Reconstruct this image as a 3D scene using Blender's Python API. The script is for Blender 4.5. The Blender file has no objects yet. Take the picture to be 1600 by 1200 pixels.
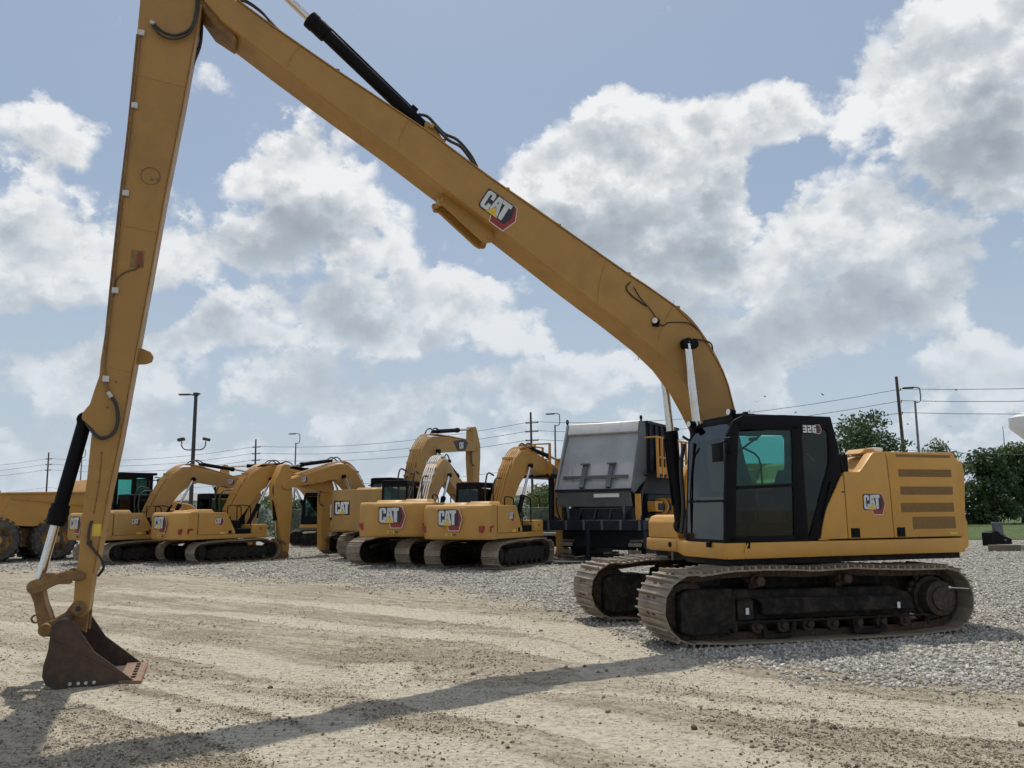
import bpy, bmesh, math, random
import numpy as np
from mathutils import Vector, Matrix, noise

R = math.radians
S = bpy.context.scene
COL = S.collection
rng = random.Random(7)
nrng = np.random.default_rng(11)

# ------------------------------------------------------------------ camera
cd = bpy.data.cameras.new('camera')
cam = bpy.data.objects.new('camera', cd)
COL.objects.link(cam)
CAM_H = 1.70
pitch, roll = R(8.5), R(0.45)
F = Vector((0, math.cos(pitch), math.sin(pitch)))
X0 = Vector((1, 0, 0)); U0 = X0.cross(F)
Rv = math.cos(roll) * X0 - math.sin(roll) * U0
Uv = math.sin(roll) * X0 + math.cos(roll) * U0
m = Matrix((Rv, Uv, -F)).transposed().to_4x4()
m.translation = Vector((0, 0, CAM_H))
cam.matrix_world = m
cd.sensor_width = 36.0
cd.lens = 36.0 * 1320 / 1600
cd.clip_start = 0.1
cd.clip_end = 3000
S.camera = cam
S.render.resolution_x, S.render.resolution_y = 1024, 768

# ------------------------------------------------------------------ world, sun, exposure
SUN_AZ, SUN_EL = -7.0, 66.0        # azimuth clockwise from +Y, elevation
sv = Vector((math.sin(R(SUN_AZ)) * math.cos(R(SUN_EL)), math.cos(R(SUN_AZ)) * math.cos(R(SUN_EL)), math.sin(R(SUN_EL))))
S.view_settings.view_transform = 'Standard'
S.view_settings.look = 'None'
S.view_settings.gamma = 1.0
S.view_settings.exposure = -0.05
S.view_settings.use_curve_mapping = False
sl = bpy.data.lights.new('sun', 'SUN')
sl.energy = 3.4
sl.angle = R(0.6)
sl.color = (1.0, 0.94, 0.84)
so = bpy.data.objects.new('sun', sl)
COL.objects.link(so)
so.rotation_euler = (-sv).to_track_quat('-Z', 'Y').to_euler()
so.location = (0, 0, 60)

world = bpy.data.worlds.new('World')
S.world = world
world.use_nodes = True
wt = world.node_tree
wt.nodes.clear()

def nd(t, kind, **kw):
    n = t.nodes.new(kind)
    for k, v in kw.items():
        setattr(n, k, v)
    return n

def math_node(t, op, a, b=None, c=None, clamp=False):
    n = nd(t, 'ShaderNodeMath', operation=op)
    n.use_clamp = clamp
    for i, v in enumerate((a, b, c)):
        if v is None:
            continue
        if isinstance(v, (int, float)):
            n.inputs[i].default_value = v
        else:
            t.links.new(v, n.inputs[i])
    return n.outputs[0]

def vmath(t, op, a, b=None):
    n = nd(t, 'ShaderNodeVectorMath', operation=op)
    for i, v in enumerate((a, b)):
        if v is None:
            continue
        if isinstance(v, (tuple, list, Vector)):
            n.inputs[i].default_value = v
        else:
            t.links.new(v, n.inputs[i])
    return n

def smooth(t, v, lo, hi, a=0.0, b=1.0):
    n = nd(t, 'ShaderNodeMapRange', interpolation_type='SMOOTHSTEP')
    t.links.new(v, n.inputs[0])
    for i, q in enumerate((lo, hi, a, b)):
        n.inputs[i + 1].default_value = q
    return n.outputs[0]

# cumulus banks as (azimuth deg, elevation deg, half width deg, half height deg, weight)
CLOUDS = [(-30.2, 16.3, 7.8, 3.9, 1.0), (-31.9, 21.1, 2.8, 3.2, 0.8), (-23.1, 17.0, 3.3, 2.9, 0.85), (-14.6, 22.2, 5.8, 3.9, 1.0), (-11.3, 19.0, 5.2, 4.5, 1.0), (-18.2, 18.1, 2.8, 1.3, 0.5), (-9.7, 14.0, 6.8, 3.7, 0.85), (-4.0, 14.1, 5.9, 3.5, 0.8), (-19.1, 10.9, 6.5, 2.1, 0.75), (-26.8, 8.0, 6.5, 2.6, 0.75), (-11.3, 8.0, 10.7, 2.7, 0.65), (7.4, 21.9, 6.7, 4.5, 1.05), (13.3, 22.3, 5.1, 3.0, 1.0), (3.1, 22.1, 4.3, 3.1, 0.95), (10.4, 18.7, 9.6, 3.8, 1.05), (29.3, 24.4, 6.8, 4.4, 1.05), (24.9, 25.3, 3.8, 2.7, 0.9), (32.3, 26.8, 3.8, 3.0, 1.0), (19.2, 24.4, 3.8, 1.4, 0.6), (31.3, 19.7, 5.6, 5.6, 1.0), (22.6, 16.3, 7.6, 4.2, 0.95), (16.2, 15.1, 8.9, 3.5, 0.85), (23.5, 11.4, 5.8, 2.2, 0.85), (30.3, 8.4, 4.6, 2.3, 0.7), (14.2, 9.6, 7.2, 3.1, 0.7), (4.4, 8.4, 9.9, 2.2, 0.65)]
# group 1: where the banks are; group 2: their billows
bgp = bpy.data.node_groups.new('cloud_banks', 'ShaderNodeTree')
bgp.interface.new_socket('Dir', in_out='INPUT', socket_type='NodeSocketVector')
bgp.interface.new_socket('Bank', in_out='OUTPUT', socket_type='NodeSocketFloat')
gi = nd(bgp, 'NodeGroupInput'); go = nd(bgp, 'NodeGroupOutput')
wn = nd(bgp, 'ShaderNodeTexNoise')
wn.inputs['Scale'].default_value = 6.0; wn.inputs['Detail'].default_value = 1.0; wn.inputs['Roughness'].default_value = 0.5
bgp.links.new(gi.outputs[0], wn.inputs['Vector'])
w0 = vmath(bgp, 'SUBTRACT', wn.outputs['Color'], (0.5, 0.5, 0.5))
w1 = nd(bgp, 'ShaderNodeVectorMath', operation='SCALE'); w1.inputs['Scale'].default_value = 0.13
bgp.links.new(w0.outputs[0], w1.inputs[0])
wd = vmath(bgp, 'ADD', gi.outputs[0], w1.outputs[0]).outputs[0]
acc = None
for az, el, rx, rz, wgt in CLOUDS:
    c = (math.sin(R(az)) * math.cos(R(el)), math.cos(R(az)) * math.cos(R(el)), math.sin(R(el)))
    sx, sz = 1 / math.sin(R(rx)), 1 / math.sin(R(rz))
    n = nd(bgp, 'ShaderNodeVectorMath', operation='MULTIPLY_ADD')
    bgp.links.new(wd, n.inputs[0]); n.inputs[1].default_value = (sx, sx, sz); n.inputs[2].default_value = (-c[0] * sx, -c[1] * sx, -c[2] * sz)
    l = vmath(bgp, 'LENGTH', n.outputs[0])
    v = math_node(bgp, 'MULTIPLY_ADD', l.outputs['Value'], -wgt, wgt)
    acc = v if acc is None else math_node(bgp, 'MAXIMUM', acc, v)
sep = nd(bgp, 'ShaderNodeSeparateXYZ'); bgp.links.new(wd, sep.inputs[0])
bn = nd(bgp, 'ShaderNodeTexNoise'); bn.inputs['Scale'].default_value = 2.6; bn.inputs['Detail'].default_value = 0.0
bgp.links.new(wd, bn.inputs['Vector'])
back = smooth(bgp, sep.outputs[1], 0.55, 0.25)          # the same broken cloud carries on round the rest of the sky
gen = math_node(bgp, 'MULTIPLY_ADD', bn.outputs[0], 4.0, -2.0)
gen = math_node(bgp, 'MINIMUM', gen, math_node(bgp, 'MULTIPLY_ADD', back, 3.0, -2.2))
acc = math_node(bgp, 'MAXIMUM', acc, gen)
low = smooth(bgp, sep.outputs[2], 0.26, 0.02)
low = math_node(bgp, 'MULTIPLY_ADD', low, 0.72, -0.50)
acc = math_node(bgp, 'MAXIMUM', acc, low)
acc = math_node(bgp, 'MAXIMUM', acc, -0.6)
bgp.links.new(acc, go.inputs[0])

cg = bpy.data.node_groups.new('cloud_billows', 'ShaderNodeTree')
cg.interface.new_socket('Dir', in_out='INPUT', socket_type='NodeSocketVector')
cg.interface.new_socket('Height', in_out='OUTPUT', socket_type='NodeSocketFloat')
gi = nd(cg, 'NodeGroupInput'); go = nd(cg, 'NodeGroupOutput')
fv = vmath(cg, 'MULTIPLY', gi.outputs[0], (1, 1, 1.25)).outputs[0]
fn = nd(cg, 'ShaderNodeTexNoise')
fn.inputs['Scale'].default_value = 9.5; fn.inputs['Detail'].default_value = 6.0; fn.inputs['Roughness'].default_value = 0.62
cg.links.new(fv, fn.inputs['Vector'])
js = nd(cg, 'ShaderNodeVectorMath', operation='SCALE'); js.inputs[0].default_value = (0.10, 0.06, -0.10); cg.links.new(fn.outputs[0], js.inputs['Scale'])
vv = vmath(cg, 'ADD', fv, js.outputs[0]).outputs[0]
vo = nd(cg, 'ShaderNodeTexVoronoi'); vo.feature = 'F1'
vo.inputs['Scale'].default_value = 19.0; vo.inputs['Detail'].default_value = 1.0; vo.inputs['Roughness'].default_value = 0.55; vo.inputs['Lacunarity'].default_value = 2.3
vo.normalize = True
cg.links.new(vv, vo.inputs['Vector'])
h1 = math_node(cg, 'MULTIPLY_ADD', vo.outputs['Distance'], -1.7, 0.70)
h2 = math_node(cg, 'MULTIPLY_ADD', fn.outputs[0], 3.9, -1.95)
cg.links.new(math_node(cg, 'ADD', h1, h2), go.inputs[0])

tc = nd(wt, 'ShaderNodeTexCoord')
dirv = tc.outputs['Generated']
sky = nd(wt, 'ShaderNodeTexSky', sky_type='NISHITA')
sky.sun_disc = False
sky.sun_elevation = R(SUN_EL)
sky.sun_rotation = R(SUN_AZ)
sky.air_density = 1.0; sky.dust_density = 1.6; sky.ozone_density = 1.2
def use(group, vec):
    g = nd(wt, 'ShaderNodeGroup'); g.node_tree = group
    wt.links.new(vec, g.inputs[0])
    return g.outputs[0]
bk0 = use(bgp, dirv)
bk1 = use(bgp, vmath(wt, 'ADD', dirv, (0.015, 0.0, 0.085)).outputs[0])
h0 = use(cg, dirv)
h1 = use(cg, vmath(wt, 'ADD', dirv, (0.004, 0.0, 0.022)).outputs[0])
d0 = math_node(wt, 'ADD', math_node(wt, 'MULTIPLY_ADD', bk0, 1.6, -0.30), h0)
relief = math_node(wt, 'MULTIPLY', math_node(wt, 'SUBTRACT', h0, h1), 0.46)
shade = smooth(wt, math_node(wt, 'ADD', bk1, math_node(wt, 'MULTIPLY', h1, 0.22)), -0.10, 0.95, 0.0, 0.62)
edge = smooth(wt, d0, 0.9, 0.0, 0.0, 0.22)
lit = math_node(wt, 'SUBTRACT', math_node(wt, 'ADD', math_node(wt, 'ADD', relief, edge), 0.80), shade, clamp=True)
alpha = smooth(wt, d0, -0.20, 0.36)
cr = nd(wt, 'ShaderNodeValToRGB')
ce = cr.color_ramp.elements
ce[0].position = 0.0; ce[0].color = (0.335, 0.385, 0.445, 1); ce[1].position = 1.0; ce[1].color = (0.90, 0.91, 0.92, 1)
for p_, c_ in ((0.35, (0.44, 0.49, 0.545, 1)), (0.68, (0.62, 0.66, 0.70, 1))):
    q = ce.new(p_); q.color = c_
wt.links.new(lit, cr.inputs[0])
cs = nd(wt, 'ShaderNodeVectorMath', operation='SCALE'); cs.inputs['Scale'].default_value = 10.0
wt.links.new(cr.outputs[0], cs.inputs[0])
# thin grey-blue veil over the clear sky
veil = nd(wt, 'ShaderNodeMix', data_type='RGBA')
veil.inputs[0].default_value = 0.55
veil.inputs[7].default_value = (3.85, 4.85, 6.2, 1)
wt.links.new(sky.outputs[0], veil.inputs[6])
mx = nd(wt, 'ShaderNodeMix', data_type='RGBA')
wt.links.new(alpha, mx.inputs[0]); wt.links.new(veil.outputs[2], mx.inputs[6]); wt.links.new(cs.outputs[0], mx.inputs[7])
# summer haze: everything in the sky pales towards the horizon
hz = nd(wt, 'ShaderNodeSeparateXYZ'); wt.links.new(dirv, hz.inputs[0])
hf = smooth(wt, hz.outputs[2], 0.42, -0.02, 0.0, 0.68)
hm = nd(wt, 'ShaderNodeMix', data_type='RGBA'); wt.links.new(hf, hm.inputs[0]); wt.links.new(mx.outputs[2], hm.inputs[6]); hm.inputs[7].default_value = (5.6, 6.5, 7.4, 1)
bg = nd(wt, 'ShaderNodeBackground'); bg.inputs[1].default_value = 0.10
wo = nd(wt, 'ShaderNodeOutputWorld')
wt.links.new(hm.outputs[2], bg.inputs[0]); wt.links.new(bg.outputs[0], wo.inputs[0])
world.cycles.sampling_method = 'MANUAL'
world.cycles.sample_map_resolution = 256
S.cycles.max_bounces = 5; S.cycles.diffuse_bounces = 2; S.cycles.glossy_bounces = 2; S.cycles.transparent_max_bounces = 8
S.cycles.use_adaptive_sampling = True; S.cycles.adaptive_threshold = 0.025; S.cycles.adaptive_min_samples = 10

# ------------------------------------------------------------------ materials
def material(name):
    mt = bpy.data.materials.new(name); mt.use_nodes = True
    t = mt.node_tree
    return mt, t, t.nodes['Principled BSDF']

def mixrgb(t, fac, a, b, blend='MIX'):
    n = nd(t, 'ShaderNodeMix', data_type='RGBA', blend_type=blend)
    for s, v in ((0, fac), (6, a), (7, b)):
        if isinstance(v, (int, float)):
            n.inputs[s].default_value = v
        elif isinstance(v, tuple):
            n.inputs[s].default_value = v if len(v) == 4 else (*v, 1)
        else:
            t.links.new(v, n.inputs[s])
    return n.outputs[2]

def noise_out(t, scale, detail=4, rough=0.55, vec=None, kind='Object', stretch=None):
    n = nd(t, 'ShaderNodeTexNoise')
    n.inputs['Scale'].default_value = scale; n.inputs['Detail'].default_value = detail; n.inputs['Roughness'].default_value = rough
    c = nd(t, 'ShaderNodeTexCoord').outputs[kind] if vec is None else vec
    if stretch:
        c = vmath(t, 'MULTIPLY', c, stretch).outputs[0]
    t.links.new(c, n.inputs['Vector'])
    return n.outputs[0]

def bump(t, b, h, strength, dist=0.01):
    n = nd(t, 'ShaderNodeBump'); n.inputs['Strength'].default_value = strength; n.inputs['Distance'].default_value = dist
    t.links.new(h, n.inputs['Height']); t.links.new(n.outputs[0], b.inputs['Normal'])

def worn(name, c1, c2, rough=(0.35, 0.6), metal=0.0, scale=1.6, dirt=None, dirt_amt=0.3, bumpamt=0.04, stretch=None, coat=0.0, spec=0.5):
    """painted or bare surface: two tones by noise, a dirt film in patches, uneven gloss"""
    mt, t, b = material(name)
    n1 = noise_out(t, scale, 5, 0.6, stretch=stretch)
    col = mixrgb(t, smooth(t, n1, 0.3, 0.7), c1, c2)
    n2 = noise_out(t, scale * 4.5, 6, 0.65)
    if dirt:
        f = math_node(t, 'MULTIPLY', smooth(t, n2, 0.42, 0.72), dirt_amt)
        col = mixrgb(t, f, col, dirt)
        n3 = noise_out(t, scale * 24, 3, 0.6)
        f3 = math_node(t, 'MULTIPLY', smooth(t, n3, 0.62, 0.74), dirt_amt * 0.7)
        col = mixrgb(t, f3, col, dirt)
    t.links.new(col, b.inputs['Base Color'])
    rr = nd(t, 'ShaderNodeMapRange'); t.links.new(n2, rr.inputs[0])
    rr.inputs[1].default_value = 0.3; rr.inputs[2].default_value = 0.7; rr.inputs[3].default_value = rough[0]; rr.inputs[4].default_value = rough[1]
    t.links.new(rr.outputs[0], b.inputs['Roughness'])
    b.inputs['Metallic'].default_value = metal
    b.inputs['Coat Weight'].default_value = coat
    b.inputs['Specular IOR Level'].default_value = spec
    if bumpamt:
        bump(t, b, n2, bumpamt)
    return mt

def glass(name, tint, gloss=0.16, trans=0.85):
    mt = bpy.data.materials.new(name); mt.use_nodes = True
    t = mt.node_tree; t.nodes.clear()
    o = nd(t, 'ShaderNodeOutputMaterial')
    tr = nd(t, 'ShaderNodeBsdfTransparent'); tr.inputs[0].default_value = (*[x * trans for x in tint], 1)
    gl = nd(t, 'ShaderNodeBsdfGlossy'); gl.inputs['Roughness'].default_value = 0.03
    gl.inputs[0].default_value = (0.9, 0.95, 0.97, 1)
    fr = nd(t, 'ShaderNodeFresnel'); fr.inputs[0].default_value = 1.36
    f = math_node(t, 'ADD', fr.outputs[0], gloss * 0.35, clamp=True)
    ms = nd(t, 'ShaderNodeMixShader')
    t.links.new(f, ms.inputs[0]); t.links.new(tr.outputs[0], ms.inputs[1]); t.links.new(gl.outputs[0], ms.inputs[2])
    t.links.new(ms.outputs[0], o.inputs[0])
    return mt

MT = {}
DUST = (0.36, 0.30, 0.22)
MT['yellow'] = worn('yellow_paint', (0.60, 0.310, 0.050), (0.53, 0.265, 0.044), (0.34, 0.52), scale=0.8, dirt=(0.36, 0.25, 0.12), dirt_amt=0.30)
MT['boom_yellow'] = worn('weathered_dimmed_yellow_paint', (0.415, 0.225, 0.052), (0.34, 0.182, 0.046), (0.42, 0.62), scale=0.55, dirt=(0.19, 0.11, 0.05), dirt_amt=0.30, stretch=(1, 1, 0.6))  # weathered paint, darkened further so the colour carries the boom's dimmer light
MT['fleet_yellow'] = worn('sun_faded_yellow_paint', (0.52, 0.275, 0.055), (0.44, 0.228, 0.047), (0.45, 0.65), scale=0.9, dirt=(0.38, 0.27, 0.14), dirt_amt=0.35)
MT['dusty_yellow'] = worn('dusty_yellow_paint', (0.45, 0.255, 0.068), (0.37, 0.205, 0.056), (0.5, 0.72), scale=1.1, dirt=(0.33, 0.25, 0.15), dirt_amt=0.5)
MT['grille'] = worn('grille_mesh', (0.20, 0.115, 0.035), (0.24, 0.14, 0.045), (0.6, 0.8), scale=30)
MT['black'] = worn('black_painted_steel', (0.005, 0.005, 0.007), (0.008, 0.008, 0.011), (0.4, 0.62), scale=2, dirt=(0.06, 0.05, 0.045), dirt_amt=0.06, spec=0.10)
MT['rubber'] = worn('black_rubber', (0.02, 0.02, 0.021), (0.035, 0.033, 0.03), (0.55, 0.8), scale=5, dirt=(0.16, 0.13, 0.10), dirt_amt=0.25)
MT['tyre'] = worn('dusty_tyre_rubber', (0.03, 0.03, 0.031), (0.06, 0.056, 0.05), (0.7, 0.9), scale=3, dirt=DUST, dirt_amt=0.35)
MT['chrome'] = worn('chromed_rod', (0.72, 0.71, 0.70), (0.62, 0.60, 0.58), (0.12, 0.3), metal=1.0, scale=3, bumpamt=0)
MT['shoe'] = worn('worn_track_steel', (0.30, 0.245, 0.185), (0.19, 0.148, 0.11), (0.42, 0.7), metal=0.15, scale=3, dirt=(0.42, 0.36, 0.27), dirt_amt=0.6, bumpamt=0.12)
MT['link'] = worn('rusty_track_link', (0.068, 0.038, 0.027), (0.040, 0.027, 0.021), (0.6, 0.85), metal=0.2, scale=5, dirt=(0.25, 0.18, 0.12), dirt_amt=0.4, bumpamt=0.15)
MT['frame_black'] = worn('grimy_black_frame', (0.010, 0.0095, 0.010), (0.020, 0.018, 0.017), (0.55, 0.8), scale=1.8, dirt=(0.095, 0.076, 0.060), dirt_amt=0.5, bumpamt=0.10, spec=0.12)
MT['bucket'] = worn('scuffed_bucket_steel', (0.075, 0.046, 0.035), (0.045, 0.034, 0.030), (0.45, 0.7), metal=0.3, scale=2.2, dirt=(0.20, 0.115, 0.06), dirt_amt=0.4, bumpamt=0.1)
MT['rust'] = worn('rusty_cutting_edge', (0.235, 0.140, 0.088), (0.16, 0.09, 0.055), (0.55, 0.8), metal=0.25, scale=6, dirt=(0.34, 0.22, 0.14), dirt_amt=0.5, bumpamt=0.15)
MT['lug'] = worn('worn_yellow_linkage', (0.27, 0.15, 0.045), (0.17, 0.09, 0.035), (0.5, 0.75), scale=3.5, dirt=(0.12, 0.075, 0.045), dirt_amt=0.6, bumpamt=0.1)
MT['silver'] = worn('silver_print', (0.62, 0.63, 0.64), (0.55, 0.56, 0.57), (0.3, 0.45), scale=9, bumpamt=0)
MT['white'] = worn('white_print', (0.75, 0.75, 0.73), (0.68, 0.68, 0.66), (0.4, 0.5), scale=9, bumpamt=0)
MT['red'] = worn('red_print', (0.30, 0.030, 0.026), (0.24, 0.022, 0.02), (0.35, 0.5), scale=9, bumpamt=0)
MT['decal_black'] = worn('black_print', (0.018, 0.018, 0.02), (0.022, 0.022, 0.024), (0.35, 0.5), scale=9, bumpamt=0)
MT['decal_yellow'] = worn('yellow_print', (0.72, 0.50, 0.06), (0.66, 0.45, 0.05), (0.4, 0.5), scale=9, bumpamt=0)
MT['grey_steel'] = worn('bare_grey_steel', (0.37, 0.375, 0.385), (0.29, 0.295, 0.305), (0.35, 0.55), metal=0.2, scale=1.3, dirt=(0.40, 0.38, 0.35), dirt_amt=0.3)
MT['pale_steel'] = worn('pale_steel', (0.60, 0.60, 0.59), (0.52, 0.52, 0.51), (0.4, 0.6), metal=0.2, scale=1.5, dirt=(0.4, 0.36, 0.3), dirt_amt=0.3)
MT['navy'] = worn('navy_painted_frame', (0.007, 0.010, 0.020), (0.011, 0.015, 0.026), (0.45, 0.7), scale=1.8, dirt=(0.08, 0.07, 0.06), dirt_amt=0.18, spec=0.25)
MT['slate'] = worn('slate_painted_steel', (0.10, 0.115, 0.125), (0.075, 0.088, 0.10), (0.4, 0.6), scale=1.8, dirt=(0.2, 0.18, 0.16), dirt_amt=0.2)
MT['rail_yellow'] = worn('orange_yellow_rail', (0.58, 0.27, 0.03), (0.50, 0.22, 0.025), (0.4, 0.6), scale=2, dirt=(0.3, 0.2, 0.1), dirt_amt=0.2)
MT['seat'] = worn('dark_seat_cloth', (0.025, 0.024, 0.025), (0.035, 0.033, 0.033), (0.7, 0.9), scale=8)
MT['tan'] = worn('tan_interior_trim', (0.26, 0.19, 0.10), (0.20, 0.15, 0.085), (0.6, 0.8), scale=6)
MT['concrete'] = worn('weathered_concrete', (0.40, 0.38, 0.35), (0.32, 0.30, 0.28), (0.75, 0.9), scale=4, bumpamt=0.2)
MT['timber'] = worn('weathered_timber', (0.19, 0.145, 0.11), (0.13, 0.10, 0.078), (0.75, 0.9), scale=5, stretch=(0.3, 4, 4), bumpamt=0.2)
MT['pole_wood'] = worn('pole_timber', (0.105, 0.068, 0.058), (0.08, 0.052, 0.045), (0.75, 0.9), scale=1.2, stretch=(5, 5, .3))
MT['pole_steel'] = worn('bronze_painted_pole', (0.030, 0.027, 0.027), (0.040, 0.036, 0.034), (0.4, 0.6), scale=2)
MT['galv'] = worn('galvanised_pole', (0.22, 0.22, 0.23), (0.17, 0.17, 0.18), (0.4, 0.6), metal=0.4, scale=2)
MT['wire'] = worn('aluminium_cable', (0.11, 0.11, 0.12), (0.09, 0.09, 0.10), (0.5, 0.6), scale=2, bumpamt=0)
MT['tower_white'] = worn('white_tower_paint', (0.72, 0.72, 0.71), (0.66, 0.66, 0.66), (0.45, 0.6), scale=0.1, bumpamt=0)
MT['bird'] = worn('dark_feathers', (0.03, 0.028, 0.027), (0.045, 0.04, 0.04), (0.7, 0.8), scale=20, bumpamt=0)
MT['lens'] = worn('lamp_lens', (0.85, 0.85, 0.84), (0.8, 0.8, 0.8), (0.05, 0.12), scale=3, bumpamt=0)
MT['reflector'] = worn('red_reflector', (0.30, 0.02, 0.015), (0.24, 0.016, 0.012), (0.15, 0.3), scale=9, bumpamt=0)
MT['bark'] = worn('tree_bark', (0.07, 0.052, 0.04), (0.045, 0.034, 0.027), (0.8, 0.95), scale=5, stretch=(3, 3, .5), bumpamt=0.3)
MT['far_wall'] = worn('pale_far_wall', (0.62, 0.61, 0.59), (0.56, 0.55, 0.53), (0.7, 0.85), scale=.3, bumpamt=0)
MT['roof_grey'] = worn('grey_far_roof', (0.30, 0.28, 0.27), (0.25, 0.24, 0.23), (0.7, 0.85), scale=.3, bumpamt=0)
MT['door_glass'] = glass('teal_tinted_glass', (0.52, 0.80, 0.77), 0.0, 0.97)
MT['front_glass'] = glass('tinted_front_glass', (0.36, 0.46, 0.47), 0.12, 0.5)
MT['cab_glass'] = glass('tinted_cab_glass', (0.46, 0.56, 0.54), 0.0, 0.8)
MT['dark_glass'] = glass('dark_tinted_glass', (0.52, 0.55, 0.52), 0.0, 0.95)
MT['fleet_glass'] = glass('pale_teal_cab_glass', (0.50, 0.68, 0.66), 0.0, 0.9)

def leaf_mat(name, c1, c2, c3):
    mt, t, b = material(name)
    g = nd(t, 'ShaderNodeNewGeometry')
    r = g.outputs['Random Per Island']
    col = mixrgb(t, r, c1, c2)
    n = noise_out(t, 0.7, 3, 0.6)
    col = mixrgb(t, smooth(t, n, 0.4, 0.65), col, c3)
    t.links.new(col, b.inputs['Base Color'])
    b.inputs['Roughness'].default_value = 0.55
    b.inputs['Subsurface Weight'].default_value = 0.0
    b.inputs['Transmission Weight'].default_value = 0.0
    tl = nd(t, 'ShaderNodeBsdfTranslucent'); t.links.new(col, tl.inputs[0])
    ms = nd(t, 'ShaderNodeMixShader'); ms.inputs[0].default_value = 0.30
    o = t.nodes['Material Output']
    t.links.new(b.outputs[0], ms.inputs[1]); t.links.new(tl.outputs[0], ms.inputs[2]); t.links.new(ms.outputs[0], o.inputs[0])
    return mt
MT['leaf_dark'] = leaf_mat('dark_green_leaves', (0.042, 0.078, 0.028), (0.080, 0.130, 0.044), (0.060, 0.095, 0.04))
MT['leaf_mid'] = leaf_mat('mid_green_leaves', (0.060, 0.108, 0.034), (0.110, 0.165, 0.054), (0.080, 0.125, 0.046))
MT['leaf_pale'] = leaf_mat('yellow_green_leaves', (0.07, 0.11, 0.03), (0.13, 0.165, 0.05), (0.09, 0.12, 0.045))

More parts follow.
